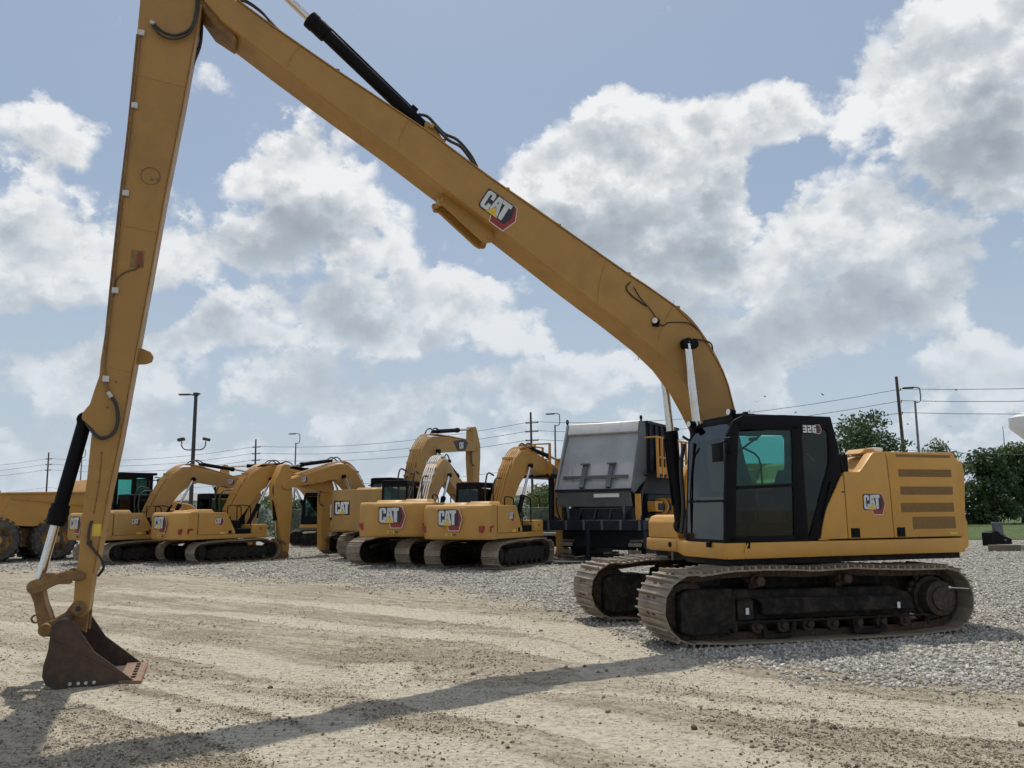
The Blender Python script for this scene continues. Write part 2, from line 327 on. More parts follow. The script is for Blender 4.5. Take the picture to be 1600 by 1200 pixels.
# ------------------------------------------------------------------ mesh helpers
class MB:
    """collects shapes, then links them as ONE mesh object"""
    def __init__(s):
        s.v = []; s.f = []; s.m = []
    def add(s, vs, fs, mi=0):
        o = len(s.v); s.v += [tuple(p) for p in vs]
        s.f += [tuple(o + i for i in f) for f in fs]; s.m += [mi] * len(fs)
        return s
    def box(s, x0, x1, y0, y1, z0, z1, mi=0, M=None):
        vs = [Vector((x, y, z)) for z in (z0, z1) for x, y in ((x0, y0), (x1, y0), (x1, y1), (x0, y1))]
        if M is not None:
            vs = [M @ p for p in vs]
        return s.add(vs, [(3, 2, 1, 0), (4, 5, 6, 7), (0, 1, 5, 4), (1, 2, 6, 5), (2, 3, 7, 6), (3, 0, 4, 7)], mi)
    def bar(s, p0, p1, w, h, mi=0, up=(0, 0, 1)):
        p0, p1 = Vector(p0), Vector(p1); d = (p1 - p0); L = d.length; d.normalize()
        u = Vector(up)
        if abs(d.dot(u)) > 0.98:
            u = Vector((1, 0, 0)) if abs(d.x) < .9 else Vector((0, 1, 0))
        y = u.cross(d).normalized(); z = d.cross(y)
        M = Matrix((d, y, z)).transposed().to_4x4(); M.translation = p0
        return s.box(0, L, -w / 2, w / 2, -h / 2, h / 2, mi, M)
    def cyl(s, p0, p1, r0, r1=None, seg=14, mi=0):
        p0, p1 = Vector(p0), Vector(p1); r1 = r0 if r1 is None else r1
        d = (p1 - p0).normalized(); u = Vector((0, 0, 1)) if abs(d.z) < .9 else Vector((1, 0, 0))
        a = d.cross(u).normalized(); b = d.cross(a)
        vs = []
        for p, r in ((p0, r0), (p1, r1)):
            for i in range(seg):
                t = 2 * math.pi * i / seg
                vs.append(p + a * (r * math.cos(t)) + b * (r * math.sin(t)))
        fs = [(i, (i + 1) % seg, seg + (i + 1) % seg, seg + i) for i in range(seg)]
        fs += [tuple(range(seg))[::-1], tuple(range(seg, 2 * seg))]
        return s.add(vs, fs, mi)
    def ring(s, c, axis, r0, r1, h, seg=20, mi=0):
        c = Vector(c); d = Vector(axis).normalized(); u = Vector((0, 0, 1)) if abs(d.z) < .9 else Vector((1, 0, 0))
        a = d.cross(u).normalized(); b = d.cross(a); vs = []
        for r, k in ((r0, -1), (r1, -1), (r1, 1), (r0, 1)):
            for i in range(seg):
                t = 2 * math.pi * i / seg
                vs.append(c + d * (k * h / 2) + a * (r * math.cos(t)) + b * (r * math.sin(t)))
        fs = []
        for k in range(4):
            for i in range(seg):
                j = (i + 1) % seg; k2 = (k + 1) % 4
                fs.append((k * seg + i, k * seg + j, k2 * seg + j, k2 * seg + i))
        return s.add(vs, fs, mi)
    def prism(s, poly, y0, y1, mi=0):
        n = len(poly)
        vs = [(x, y0, z) for x, z in poly] + [(x, y1, z) for x, z in poly]
        fs = [tuple(range(n)), tuple(range(n, 2 * n))[::-1]] + [(i, (i + 1) % n, n + (i + 1) % n, n + i) for i in range(n)]
        return s.add(vs, fs, mi)
    def prism_x(s, poly, x0, x1, mi=0):          # profile in YZ
        n = len(poly)
        vs = [(x0, y, z) for y, z in poly] + [(x1, y, z) for y, z in poly]
        fs = [tuple(range(n)), tuple(range(n, 2 * n))[::-1]] + [(i, (i + 1) % n, n + (i + 1) % n, n + i) for i in range(n)]
        return s.add(vs, fs, mi)
    def plan(s, poly, z0, z1, mi=0):             # profile in XY
        n = len(poly)
        vs = [(x, y, z0) for x, y in poly] + [(x, y, z1) for x, y in poly]
        fs = [tuple(range(n)), tuple(range(n, 2 * n))[::-1]] + [(i, (i + 1) % n, n + (i + 1) % n, n + i) for i in range(n)]
        return s.add(vs, fs, mi)
    def tube(s, pts, r, seg=7, mi=0, sub=4):
        P = [Vector(p) for p in pts]
        if sub > 1 and len(P) > 2:               # Catmull-Rom
            Q = []
            E = [P[0] * 2 - P[1]] + P + [P[-1] * 2 - P[-2]]
            for i in range(1, len(E) - 2):
                for k in range(sub):
                    t = k / sub
                    a, b, c, d = E[i - 1], E[i], E[i + 1], E[i + 2]
                    Q.append(0.5 * ((2 * b) + (c - a) * t + (2 * a - 5 * b + 4 * c - d) * t * t + (3 * b - a - 3 * c + d) * t ** 3))
            Q.append(P[-1]); P = Q
        vs = []; n = len(P)
        ref = Vector((0.31, 0.9, 0.22))
        for i, p in enumerate(P):
            d = (P[min(i + 1, n - 1)] - P[max(i - 1, 0)]).normalized()
            a = d.cross(ref)
            if a.length < 1e-3: a = d.cross(Vector((0, 0, 1)))
            a.normalize(); b = d.cross(a)
            for k in range(seg):
                t = 2 * math.pi * k / seg
                vs.append(p + a * (r * math.cos(t)) + b * (r * math.sin(t)))
        fs = [(i * seg + k, i * seg + (k + 1) % seg, (i + 1) * seg + (k + 1) % seg, (i + 1) * seg + k) for i in range(n - 1) for k in range(seg)]
        fs += [tuple(range(seg))[::-1], tuple(range((n - 1) * seg, n * seg))]
        return s.add(vs, fs, mi)
    def mesh(s, name, mats, bevel=0.0, bseg=1, smooth_ang=35):
        me = bpy.data.meshes.new(name)
        me.from_pydata(s.v, [], s.f)
        me.polygons.foreach_set('material_index', s.m)
        bm = bmesh.new(); bm.from_mesh(me)
        bmesh.ops.recalc_face_normals(bm, faces=bm.faces)
        if bevel:
            es = [e for e in bm.edges if len(e.link_faces) == 2 and e.calc_face_angle(0) > R(28)]
            bmesh.ops.bevel(bm, geom=es, offset=bevel, segments=bseg, profile=0.6, affect='EDGES', clamp_overlap=True)
        bm.to_mesh(me); bm.free()
        if smooth_ang:
            me.polygons.foreach_set('use_smooth', [True] * len(me.polygons))
            me.set_sharp_from_angle(angle=R(smooth_ang))
        for k in (mats if isinstance(mats, (list, tuple)) else [mats]):
            me.materials.append(MT[k] if isinstance(k, str) else k)
        return me
    def build(s, name, mats, parent=None, bevel=0.0, bseg=1, smooth_ang=35, label=None, rotz=None):
        o = bpy.data.objects.new(name, s.mesh(name, mats, bevel, bseg, smooth_ang))
        COL.objects.link(o)
        if parent is not None: o.parent = parent
        if label: o['label'] = label
        if rotz is not None: o.rotation_euler.z = rotz
        return o

def tag(o, label=None, cat=None, group=None, kind=None):
    for k, v in (('label', label), ('category', cat), ('group', group), ('kind', kind)):
        if v: o[k] = v
    return o

def empty(name, loc, rz=0.0, scale=1.0):
    o = bpy.data.objects.new(name, None); COL.objects.link(o)
    o.location = loc; o.rotation_euler = (0, 0, rz); o.scale = (scale,) * 3
    o.empty_display_size = 0.3
    return o

def link_copy(name, me, parent, loc=(0, 0, 0), rot=(0, 0, 0)):
    o = bpy.data.objects.new(name, me); COL.objects.link(o); o.parent = parent
    o.location = loc; o.rotation_euler = rot
    return o

# ------------------------------------------------------------------ the yard: ground sheet, gravel, pebbles, grass
EDGE = [(-60, 31), (-18, 29), (-15, 26.2), (-9.4, 25.2), (-5.8, 22.4), (-1.5, 19.6), (0, 17.4), (1.05, 14.7), (1.7, 11.4), (2.7, 9.5), (3.8, 8.75), (4.8, 8.2), (8, 7.4), (20, 6.5), (60, 6)]
EX = [e[0] for e in EDGE]; EY = [e[1] for e in EDGE]
RUTS = [([(-14, 17.5), (-8.5, 14.5), (-4.4, 11.8), (-0.6, 8.2), (1.7, 6.0), (3.5, 4.0)], 0.42),
        ([(-11, 16.0), (-6.0, 12.5), (-2.2, 9.8), (0.5, 7.1), (1.5, 5.9), (3, 3.5)], 0.30),
        ([(-6.5, 10.6), (-3.3, 8.2), (-1.7, 6.8), (-0.9, 6.0), (1, 3.5)], 0.36),
        ([(-9, 12.9), (-5.8, 11.0), (-3.3, 9.1), (-1.6, 7.6), (0.6, 5.4)], 0.26),
        ([(-12, 11.5), (-5, 10.0), (1.2, 8.2), (2.6, 7.3), (3.8, 6.6), (7, 4.8)], 0.34),
        ([(-1.5, 9.4), (0.0, 7.7), (1.4, 6.5), (1.9, 6.0), (4, 4)], 0.25),
        ([(-16, 22.5), (-9, 19.5), (-3, 16.5), (0.5, 13.0), (1.4, 10)], 0.5),
        ([(-18, 20.5), (-10, 17.6), (-5, 15.5), (0.0, 11.6), (2.2, 8.6), (5, 6)], 0.4)]

import bisect
def interp(x, xs, ys):
    if x <= xs[0]: return ys[0]
    if x >= xs[-1]: return ys[-1]
    i = bisect.bisect_right(xs, x)
    return ys[i - 1] + (ys[i] - ys[i - 1]) * (x - xs[i - 1]) / (xs[i] - xs[i - 1])
RUTS = [([p[1] for p in pts][::-1], [p[0] for p in pts][::-1], w) for pts, w in RUTS]

def nz(x, y, s, seed=0.0):
    return noise.noise(Vector((x * s + seed, y * s - seed * 1.7, seed * .37)))

def gravel_amt(x, y):
    e = interp(x, EX, EY)
    if y - e > 3.9: return 1.0
    if e - y > 3.9: return 0.0
    d = (y - e) + 0.9 * nz(x, y, .55, 3.1) + 0.5 * nz(x, y, 1.9, 8.2) + .25 * nz(x, y, 5, 1.2)
    w = 0.8 if x > 2.4 else 1.9
    return min(1.0, max(0.0, 0.5 + d / (2 * w)))

def arc(pts):
    d = [0.0]
    for (a, b_), (c_, e_) in zip(pts, pts[1:]): d.append(d[-1] + math.hypot(c_ - a, e_ - b_))
    return d
RUTS = [(ys, xs, w, arc(list(zip(xs, ys)))) for ys, xs, w in RUTS]

def rut_full(x, y):
    best = 0.0; al = 0.0; ac = 0.0
    xx = x + .22 * nz(x, y, .5, 5.5) + .08 * nz(x, y, 2.5, 2.5)
    for ys, xs, w, dd in RUTS:
        if ys[0] - 1 < y < ys[-1] + 1:
            cx = interp(y, ys, xs)
            t = abs(xx - cx) / (w * 1.5)
            if t < 1:
                v = (1 - t ** 4) * min(1.0, 0.60 + 0.8 * (0.5 + nz(x, y, .8, 9.0)))
                if v > best: best, al, ac = v, interp(y, ys, dd), (x - cx) / w
    return min(best, 1.0), al, ac

def rut_amt(x, y):
    return rut_full(x, y)[0]

def sstep(a, b, v):
    t = min(1, max(0, (v - a) / (b - a))); return t * t * (3 - 2 * t)

def base_h(x, y):
    return -0.10 * sstep(1.0, -3.0, x) * sstep(21, 14, y)

def ground_h(x, y, rut=None):
    h = base_h(x, y)
    if 3 < y < 40 and abs(x) < 30:
        r = rut_amt(x, y) if rut is None else rut
        k = sstep(40, 20, y)
        h += k * (0.018 * nz(x, y, 1.3, 2.0) + (0.020 * nz(x, y, 3.6, 6.0) + 0.016 * nz(x, y, 6.3, 1.0)) * (1 - .6 * r) - 0.018 * r)
    return h

def axis_pts(lo, hi, step, far_lo, far_hi, g):
    c = list(np.arange(lo, hi + 1e-6, step))
    a, s = lo, step
    left = []
    while a > far_lo:
        s *= g; a -= s; left.append(a)
    b, s = hi, step; right = []
    while b < far_hi:
        s *= g; b += s; right.append(b)
    return np.array(left[::-1] + c + right)

gx = axis_pts(-8.0, 8.0, 0.075, -1500, 1500, 1.10)
gy = axis_pts(5.2, 16.0, 0.075, -300, 2500, 1.085)
nx, ny = len(gx), len(gy)
GV = np.zeros((ny, nx, 3)); GA = np.zeros((ny, nx)); RA = np.zeros((ny, nx)); LA_ = np.zeros((ny, nx)); CA_ = np.zeros((ny, nx))
for j, y in enumerate(gy):
    for i, x in enumerate(gx):
        if -30 < x < 30 and 2 < y < 45:
            RA[j, i], LA_[j, i], CA_[j, i] = rut_full(x, y); GA[j, i] = gravel_amt(x, y)
            GV[j, i] = (x, y, ground_h(x, y, RA[j, i]))
        else:
            GV[j, i] = (x, y, base_h(x, y)); GA[j, i] = 1.0 if y > np.interp(x, EX, EY) else 0.0
idx = np.arange(nx * ny).reshape(ny, nx)
quads = np.stack([idx[:-1, :-1], idx[:-1, 1:], idx[1:, 1:], idx[1:, :-1]], -1).reshape(-1, 4)

def mesh_np(name, verts, faces, k):
    me = bpy.data.meshes.new(name)
    me.vertices.add(len(verts)); me.vertices.foreach_set('co', np.asarray(verts, np.float32).ravel())
    nf = len(faces)
    me.loops.add(nf * k); me.loops.foreach_set('vertex_index', np.asarray(faces, np.int32).ravel())
    me.polygons.add(nf); me.polygons.foreach_set('loop_start', np.arange(nf, dtype=np.int32) * k)
    me.polygons.foreach_set('loop_total', np.full(nf, k, np.int32))
    me.update(calc_edges=True); me.validate()
    return me

gm = mesh_np('ground', GV.reshape(-1, 3), quads, 4)
for nm, arr in (('gravel', GA), ('rut', RA), ('along', LA_), ('across', CA_)):
    at = gm.attributes.new(nm, 'FLOAT', 'POINT'); at.data.foreach_set('value', arr.ravel().astype(np.float32))
gm.polygons.foreach_set('use_smooth', [True] * len(gm.polygons))

mt, t, b = material('compacted_dirt_and_gravel')
geo = nd(t, 'ShaderNodeNewGeometry').outputs['Position']
ag = nd(t, 'ShaderNodeAttribute', attribute_name='gravel').outputs['Fac']
ar = nd(t, 'ShaderNodeAttribute', attribute_name='rut').outputs['Fac']
n_big = noise_out(t, 0.55, 5, 0.6, vec=geo)
n_mid = noise_out(t, 3.2, 6, 0.68, vec=geo)
n_fine = noise_out(t, 21, 6, 0.72, vec=geo)
n_grit = noise_out(t, 70, 3, 0.7, vec=geo)
dirt = mixrgb(t, smooth(t, n_mid, 0.36, 0.66), (0.318, 0.278, 0.217), (0.455, 0.405, 0.320))
dirt = mixrgb(t, smooth(t, n_big, 0.35, 0.7), dirt, (0.385, 0.338, 0.262))
n_clod = noise_out(t, 7.5, 9, 0.74, vec=geo, stretch=(0.8, 1.25, 1))
dirt = mixrgb(t, math_node(t, 'MULTIPLY', smooth(t, n_clod, 0.50, 0.60), 0.70), dirt, (0.185, 0.155, 0.113))
vr = nd(t, 'ShaderNodeVectorRotate', rotation_type='Z_AXIS'); vr.inputs['Angle'].default_value = R(39); t.links.new(geo, vr.inputs['Vector'])
n_str = noise_out(t, 1.0, 5, 0.62, vec=vr.outputs[0], stretch=(0.16, 5.5, 1))
vr2 = nd(t, 'ShaderNodeVectorRotate', rotation_type='Z_AXIS'); vr2.inputs['Angle'].default_value = R(17); t.links.new(geo, vr2.inputs['Vector'])
n_st2 = noise_out(t, 1.0, 5, 0.62, vec=vr2.outputs[0], stretch=(0.14, 4.0, 1))
dirt = mixrgb(t, math_node(t, 'MULTIPLY', smooth(t, n_str, 0.54, 0.60), 0.55), dirt, (0.50, 0.445, 0.34))
dirt = mixrgb(t, math_node(t, 'MULTIPLY', smooth(t, n_str, 0.45, 0.39), 0.55), dirt, (0.20, 0.168, 0.124))
dirt = mixrgb(t, math_node(t, 'MULTIPLY', smooth(t, n_st2, 0.56, 0.62), 0.45), dirt, (0.50, 0.445, 0.34))
n_pat = noise_out(t, 0.42, 6, 0.66, vec=geo, stretch=(0.75, 1.5, 1))
dirt = mixrgb(t, math_node(t, 'MULTIPLY', smooth(t, n_pat, 0.48, 0.62), 0.50), dirt, (0.23, 0.195, 0.147))
dirt = mixrgb(t, math_node(t, 'MULTIPLY', smooth(t, n_fine, 0.50, 0.66), 0.75), dirt, (0.155, 0.128, 0.094))
dirt = mixrgb(t, math_node(t, 'MULTIPLY', smooth(t, n_fine, 0.48, 0.34), 0.45), dirt, (0.52, 0.465, 0.355))
al_ = nd(t, 'ShaderNodeAttribute', attribute_name='along').outputs['Fac']
ac_ = nd(t, 'ShaderNodeAttribute', attribute_name='across').outputs['Fac']
chev = math_node(t, 'MULTIPLY_ADD', math_node(t, 'ABSOLUTE', ac_), 0.16, al_)          # lug prints pressed into the dust
chev = math_node(t, 'MULTIPLY_ADD', n_mid, 0.10, chev)
lug = smooth(t, math_node(t, 'SINE', math_node(t, 'MULTIPLY', chev, 2 * math.pi / 0.17)), -0.1, 0.5)
lug = math_node(t, 'MULTIPLY', lug, smooth(t, ar, 0.30, 0.75))
rutf = math_node(t, 'MULTIPLY', smooth(t, ar, 0.10, 0.65), smooth(t, n_fine, 0.70, 0.42))
dirt = mixrgb(t, math_node(t, 'MULTIPLY', rutf, 0.9), dirt, (0.555, 0.505, 0.405))
dirt = mixrgb(t, math_node(t, 'MULTIPLY', math_node(t, 'MULTIPLY', lug, smooth(t, n_mid, 0.40, 0.60)), 0.38), dirt, (0.29, 0.245, 0.175))
dirt = mixrgb(t, math_node(t, 'MULTIPLY', smooth(t, n_grit, 0.58, 0.72), 0.35), dirt, (0.13, 0.108, 0.08))
vo = nd(t, 'ShaderNodeTexVoronoi'); vo.inputs['Scale'].default_value = 17; t.links.new(geo, vo.inputs['Vector'])
vo2 = nd(t, 'ShaderNodeTexVoronoi'); vo2.inputs['Scale'].default_value = 9; t.links.new(geo, vo2.inputs['Vector'])
hs = nd(t, 'ShaderNodeSeparateColor'); t.links.new(vo.outputs['Color'], hs.inputs[0])
grav = mixrgb(t, hs.outputs[0], (0.22, 0.208, 0.19), (0.52, 0.495, 0.455))
grav = mixrgb(t, smooth(t, vo.outputs['Distance'], 0.30, 0.62), grav, (0.21, 0.195, 0.17))
hs2 = nd(t, 'ShaderNodeSeparateColor'); t.links.new(vo2.outputs['Color'], hs2.inputs[0])
grav = mixrgb(t, math_node(t, 'MULTIPLY', smooth(t, hs2.outputs[1], 0.6, 0.9), 0.5), grav, (0.42, 0.37, 0.29))
grav = mixrgb(t, math_node(t, 'MULTIPLY', smooth(t, n_big, 0.5, 0.75), 0.35), grav, (0.33, 0.28, 0.21))
gf = smooth(t, math_node(t, 'MULTIPLY_ADD', n_fine, 0.5, math_node(t, 'SUBTRACT', ag, 0.25)), 0.35, 0.65)
t.links.new(mixrgb(t, gf, dirt, grav), b.inputs['Base Color'])
b.inputs['Roughness'].default_value = 0.95
b.inputs['Specular IOR Level'].default_value = 0.15
hgt = math_node(t, 'ADD', math_node(t, 'MULTIPLY', n_fine, 1.0), math_node(t, 'MULTIPLY', n_grit, 0.45))
hgt = math_node(t, 'ADD', hgt, math_node(t, 'MULTIPLY', n_mid, 1.2))
hgt = math_node(t, 'SUBTRACT', hgt, math_node(t, 'MULTIPLY', lug, 0.35))
hgt = math_node(t, 'SUBTRACT', hgt, math_node(t, 'MULTIPLY', n_clod, 1.3))
gh = math_node(t, 'MULTIPLY', math_node(t, 'MULTIPLY', math_node(t, 'SUBTRACT', 0.6, vo.outputs['Distance']), gf), 1.6)
hgt = math_node(t, 'ADD', hgt, gh)
bump(t, b, hgt, 0.62, 0.04)
gm.materials.append(mt)
ground = bpy.data.objects.new('ground', gm); COL.objects.link(ground)
tag(ground, kind='structure')

# loose stones as real geometry: angular chips with their own edges
def stones(name, pts, sizes, mat):
    n = len(pts)
    cube = np.array([(x, y, z) for z in (-1, 1) for x, y in ((-1, -1), (1, -1), (1, 1), (-1, 1))], float)
    fq = np.array([(3, 2, 1, 0), (4, 5, 6, 7), (0, 1, 5, 4), (1, 2, 6, 5), (2, 3, 7, 6), (3, 0, 4, 7)])
    V = cube[None] * (1 + nrng.uniform(-.42, .42, (n, 8, 3)))
    V[:, 4:, :2] *= nrng.uniform(.45, .95, (n, 1, 1))
    V *= (np.stack([nrng.uniform(.7, 1.25, n), nrng.uniform(.6, 1.0, n), nrng.uniform(.4, .8, n)], -1) * sizes[:, None] * .5)[:, None, :]
    ax = nrng.normal(size=(n, 3)); ax[:, 2] *= 2; ax /= np.linalg.norm(ax, axis=1)[:, None]
    an = nrng.uniform(0, 6.28, n) * .5
    ca, sa = np.cos(an)[:, None, None], np.sin(an)[:, None, None]
    A = ax[:, None, :]
    V = V * ca + np.cross(A, V) * sa + A * (A * V).sum(-1, keepdims=True) * (1 - ca)
    V += pts[:, None, :]
    Fc = (fq[None] + (np.arange(n) * 8)[:, None, None]).reshape(-1, 4)
    me = mesh_np(name, V.reshape(-1, 3), Fc, 4)
    me.materials.append(mat)
    o = bpy.data.objects.new(name, me); COL.objects.link(o)
    return o

mt, t, b = material('crushed_limestone')
r = nd(t, 'ShaderNodeNewGeometry').outputs['Random Per Island']
cr_ = nd(t, 'ShaderNodeValToRGB'); t.links.new(r, cr_.inputs[0])
e = cr_.color_ramp.elements
e[0].position = 0; e[0].color = (0.18, 0.165, 0.145, 1); e[1].position = 1; e[1].color = (0.64, 0.61, 0.56, 1)
for p_, c_ in ((.3, (0.36, 0.34, 0.31, 1)), (.55, (0.40, 0.365, 0.305, 1)), (.8, (0.52, 0.495, 0.455, 1))):
    q = e.new(p_); q.color = c_
t.links.new(cr_.outputs[0], b.inputs['Base Color']); b.inputs['Roughness'].default_value = 0.9; b.inputs['Specular IOR Level'].default_value = 0.2
MT['stone'] = mt
mt, t, b = material('earthy_pebble')
r = nd(t, 'ShaderNodeNewGeometry').outputs['Random Per Island']
cr_ = nd(t, 'ShaderNodeValToRGB'); t.links.new(r, cr_.inputs[0])
e = cr_.color_ramp.elements
e[0].position = 0; e[0].color = (0.115, 0.09, 0.065, 1); e[1].position = 1; e[1].color = (0.46, 0.42, 0.35, 1)
for p_, c_ in ((.35, (0.21, 0.17, 0.12, 1)), (.75, (0.33, 0.28, 0.205, 1))):
    q = e.new(p_); q.color = c_
t.links.new(cr_.outputs[0], b.inputs['Base Color']); b.inputs['Roughness'].default_value = 0.95; b.inputs['Specular IOR Level'].default_value = 0.15
MT['pebble'] = mt

def scatter(n, y0, y1, pw, lo, hi, want, zf=.25):
    P, Z = [], []
    while len(P) < n:
        u = rng.random()
        y = y0 * (y1 / y0) ** (u ** pw)
        x = rng.uniform(-.68, .68) * y
        g = gravel_amt(x, y)
        if rng.random() > want(g, x, y):
            continue
        s = lo + (hi - lo) * rng.random() ** 2.2
        P.append((x, y, ground_h(x, y) + s * zf * .5)); Z.append(s)
    return np.array(P), np.array(Z)

p_, z_ = scatter(36000, 7.5, 14.5, .8, .016, .048, lambda g, x, y: g ** 1.5)
p2_, z2_ = scatter(44000, 14, 24, .9, .022, .052, lambda g, x, y: g)
p3_, z3_ = scatter(34000, 23, 42, .9, .032, .066, lambda g, x, y: g)
o = stones('gravel_stones', np.vstack([p_, p2_, p3_]), np.concatenate([z_, z2_, z3_]), MT['stone'])
tag(o, 'loose grey crushed limestone spread over the yard', 'gravel', kind='stuff')
p_, z_ = scatter(46000, 5.4, 15, 1.15, .005, .014, lambda g, x, y: (1 - g) * (1 - .75 * rut_amt(x, y)) * (0.12 + max(0, .5 + 2.0 * nz(x, y, .7, 4.4))))
p2_, z2_ = scatter(9000, 5.6, 22, 1.0, .011, .028, lambda g, x, y: (1 - g * .8) * (1 - .85 * rut_amt(x, y)) * (0.05 + max(0, .35 + 2.0 * nz(x, y, .8, 4.4))))
p3_, z3_ = scatter(45, 5.6, 14, 1.0, .03, .06, lambda g, x, y: (1 - g) * .3)
o = stones('loose_pebbles', np.vstack([p_, p2_, p3_]), np.concatenate([z_, z2_, z3_]), MT['pebble'])
tag(o, 'small brown pebbles and clods strewn over the compacted dirt', 'pebbles', kind='stuff')

# mown grass strip beyond the gravel on the right
mt, t, b = material('mown_grass')
geo = nd(t, 'ShaderNodeNewGeometry').outputs['Position']
c = mixrgb(t, smooth(t, noise_out(t, 0.25, 5, .6, vec=geo), .3, .7), (0.075, 0.125, 0.030), (0.115, 0.165, 0.045))
c = mixrgb(t, math_node(t, 'MULTIPLY', smooth(t, noise_out(t, 6, 5, .7, vec=geo), .4, .7), .6), c, (0.05, 0.09, 0.022))
t.links.new(c, b.inputs['Base Color']); b.inputs['Roughness'].default_value = .9
bump(t, b, noise_out(t, 9, 5, .75, vec=geo), 1.0, .15)
MT['grass'] = mt
g = MB()
pts = []
for i in range(41):
    x = -90 + i * 6.0
    y = np.interp(x, [-90, -20, 5, 18, 24, 60, 160], [70, 62, 57, 47, 44, 40, 36]) + .5 * nz(x, 0, .4)
    pts.append((x, y))
vs = [(x, y, .015) for x, y in pts] + [(x, y + .35, .07) for x, y in pts] + [(x, 190, .07) for x, y in pts]
n = len(pts)
g.add(vs, [(k * n + i, k * n + i + 1, (k + 1) * n + i + 1, (k + 1) * n + i) for k in range(2) for i in range(n - 1)])
o = g.build('grass_verge', 'grass'); tag(o, kind='structure')

# ------------------------------------------------------------------ printed marks
def plane_map(o, u, v, s):
    o, u, v = Vector(o), Vector(u).normalized(), Vector(v).normalized(); n = u.cross(v)
    return lambda x, y, z: o + (u * x + v * y) * s + n * z

def flat(mb, mp, poly, z, mi, th=0.0015):
    n = len(poly)
    vs = [mp(x, y, z) for x, y in poly] + [mp(x, y, z + th) for x, y in poly]
    mb.add(vs, [tuple(range(n))[::-1], tuple(range(n, 2 * n))] + [(i, (i + 1) % n, n + (i + 1) % n, n + i) for i in range(n)], mi)

LC = [(7, 165), (20, 180), (58, 180), (70, 168), (70, 130), (46, 130), (46, 158), (32, 158), (32, 72), (46, 72), (46, 98), (70, 98), (70, 62), (58, 48), (20, 48), (7, 62)]
LA = [(84, 180), (118, 180), (144, 54), (132, 60), (103, 114), (84, 78), (76, 62), (72, 80)]
LT = [(120, 182), (194, 182), (194, 154), (178, 154), (178, 50), (152, 50), (146, 80), (146, 154), (126, 154)]
def logo(parent, o, u, v, height, old=False, name='logo_decal'):
    """badge: black plate, silver letters, yellow triangle, red hexagonal edge; o = lower left, height in metres"""
    mp = plane_map(o, u, v, height / 187.0)
    mb = MB()
    if old:
        flat(mb, mp, [(-14, 34), (212, 34), (212, 194), (-14, 194)], 0.001, 0)
    else:
        flat(mb, mp, [(192, 191), (226, 191), (262, 105), (225, -4), (114, -4), (102, 38), (102, 60), (190, 60)], 0.0005, 4)
        flat(mb, mp, [(195, 187), (223, 187), (257, 105), (221, 1), (118, 1), (107, 40), (107, 60), (190, 60)], 0.002, 3)
        flat(mb, mp, [(8, 189), (206, 189), (229, 105), (206, 40), (14, 40), (-1, 56), (-1, 178)], 0.0035, 0)
    flat(mb, mp, LC, 0.0055, 1); flat(mb, mp, LA, 0.0055, 1); flat(mb, mp, LT, 0.0055, 1)
    flat(mb, mp, [(97, 128), (108, 128), (102.5, 156)], 0.0075, 0)
    flat(mb, mp, [(102.5, 104), (58, 44), (147, 44)], 0.0055, 2)
    return mb.build(name, ['decal_black', 'white' if old else 'silver', 'decal_yellow', 'red', 'white'], parent, smooth_ang=0)

def digits(mb, mp, txt, w, h, gap, z, mi):
    k = w * .34; seg = {'a': (0, w, h - k, h), 'g': (0, w, h / 2 - k / 2, h / 2 + k / 2), 'd': (0, w, 0, k), 'b': (w - k, w, h / 2, h), 'c': (w - k, w, 0, h / 2), 'f': (0, k, h / 2, h), 'e': (0, k, 0, h / 2)}
    on = {'3': 'abgcd', '2': 'abged', '6': 'afgedc'}
    x = 0
    for ch in txt:
        for s_ in on[ch]:
            a, b_, c_, d_ = seg[s_]
            flat(mb, mp, [(x + a, c_), (x + b_, c_), (x + b_, d_), (x + a, d_)], z + 0.0001 * 'abgcdfe'.index(s_), mi)
        x += w + gap

# ------------------------------------------------------------------ the long reach excavator
ex = empty('long_reach_excavator', (3.6, 12.8, 0), R(200))
tag(ex, 'large yellow long reach excavator with open black cab and bucket resting on the dirt', 'excavator')
TROT = R(-5.1)                    # the tracks point 5 degrees away from the upper body

# --- tracks
def track_path(cf=(1.86, .475), cr=(-1.86, .475), rf=.41, rr=.40, sag=True):
    P = []
    for i in range(13):           # front idler, bottom to top
        a = R(-100 + 205 * i / 12); P.append((cf[0] + rf * math.cos(a), cf[1] + rf * math.sin(a)))
    if sag:
        P += [(1.35, .915), (.88, .925), (.45, .915), (.1, .895), (-.41, .915), (-.8, .895), (-1.3, .875)]
    for i in range(13):
        a = R(85 + 190 * i / 12); P.append((cr[0] + rr * math.cos(a), cr[1] + rr * math.sin(a)))
    P += [(-1.4, .045), (-.7, .04), (0, .04), (.7, .04), (1.4, .045)]
    return P

def sample_loop(P, n):
    Q = [Vector((p[0], 0, p[1])) for p in P]; Q.append(Q[0])
    d = [0]
    for a, b_ in zip(Q, Q[1:]): d.append(d[-1] + (b_ - a).length)
    out = []
    xs = [q.x for q in Q]; zs = [q.z for q in Q]
    for i in range(n):
        s0 = d[-1] * i / n; e_ = d[-1] * .011
        p = (np.interp(s0, d, xs), np.interp(s0, d, zs))
        a = (np.interp((s0 - e_) % d[-1], d, xs), np.interp((s0 - e_) % d[-1], d, zs)); b2 = (np.interp((s0 + e_) % d[-1], d, xs), np.interp((s0 + e_) % d[-1], d, zs))
        out.append((p, math.atan2(b2[1] - a[1], b2[0] - a[0])))
    return out, d[-1]

SW = .80                           # shoe width
NSHOE = 52
path = track_path()
loop, plen = sample_loop(path, NSHOE)
pitch_ = plen / NSHOE
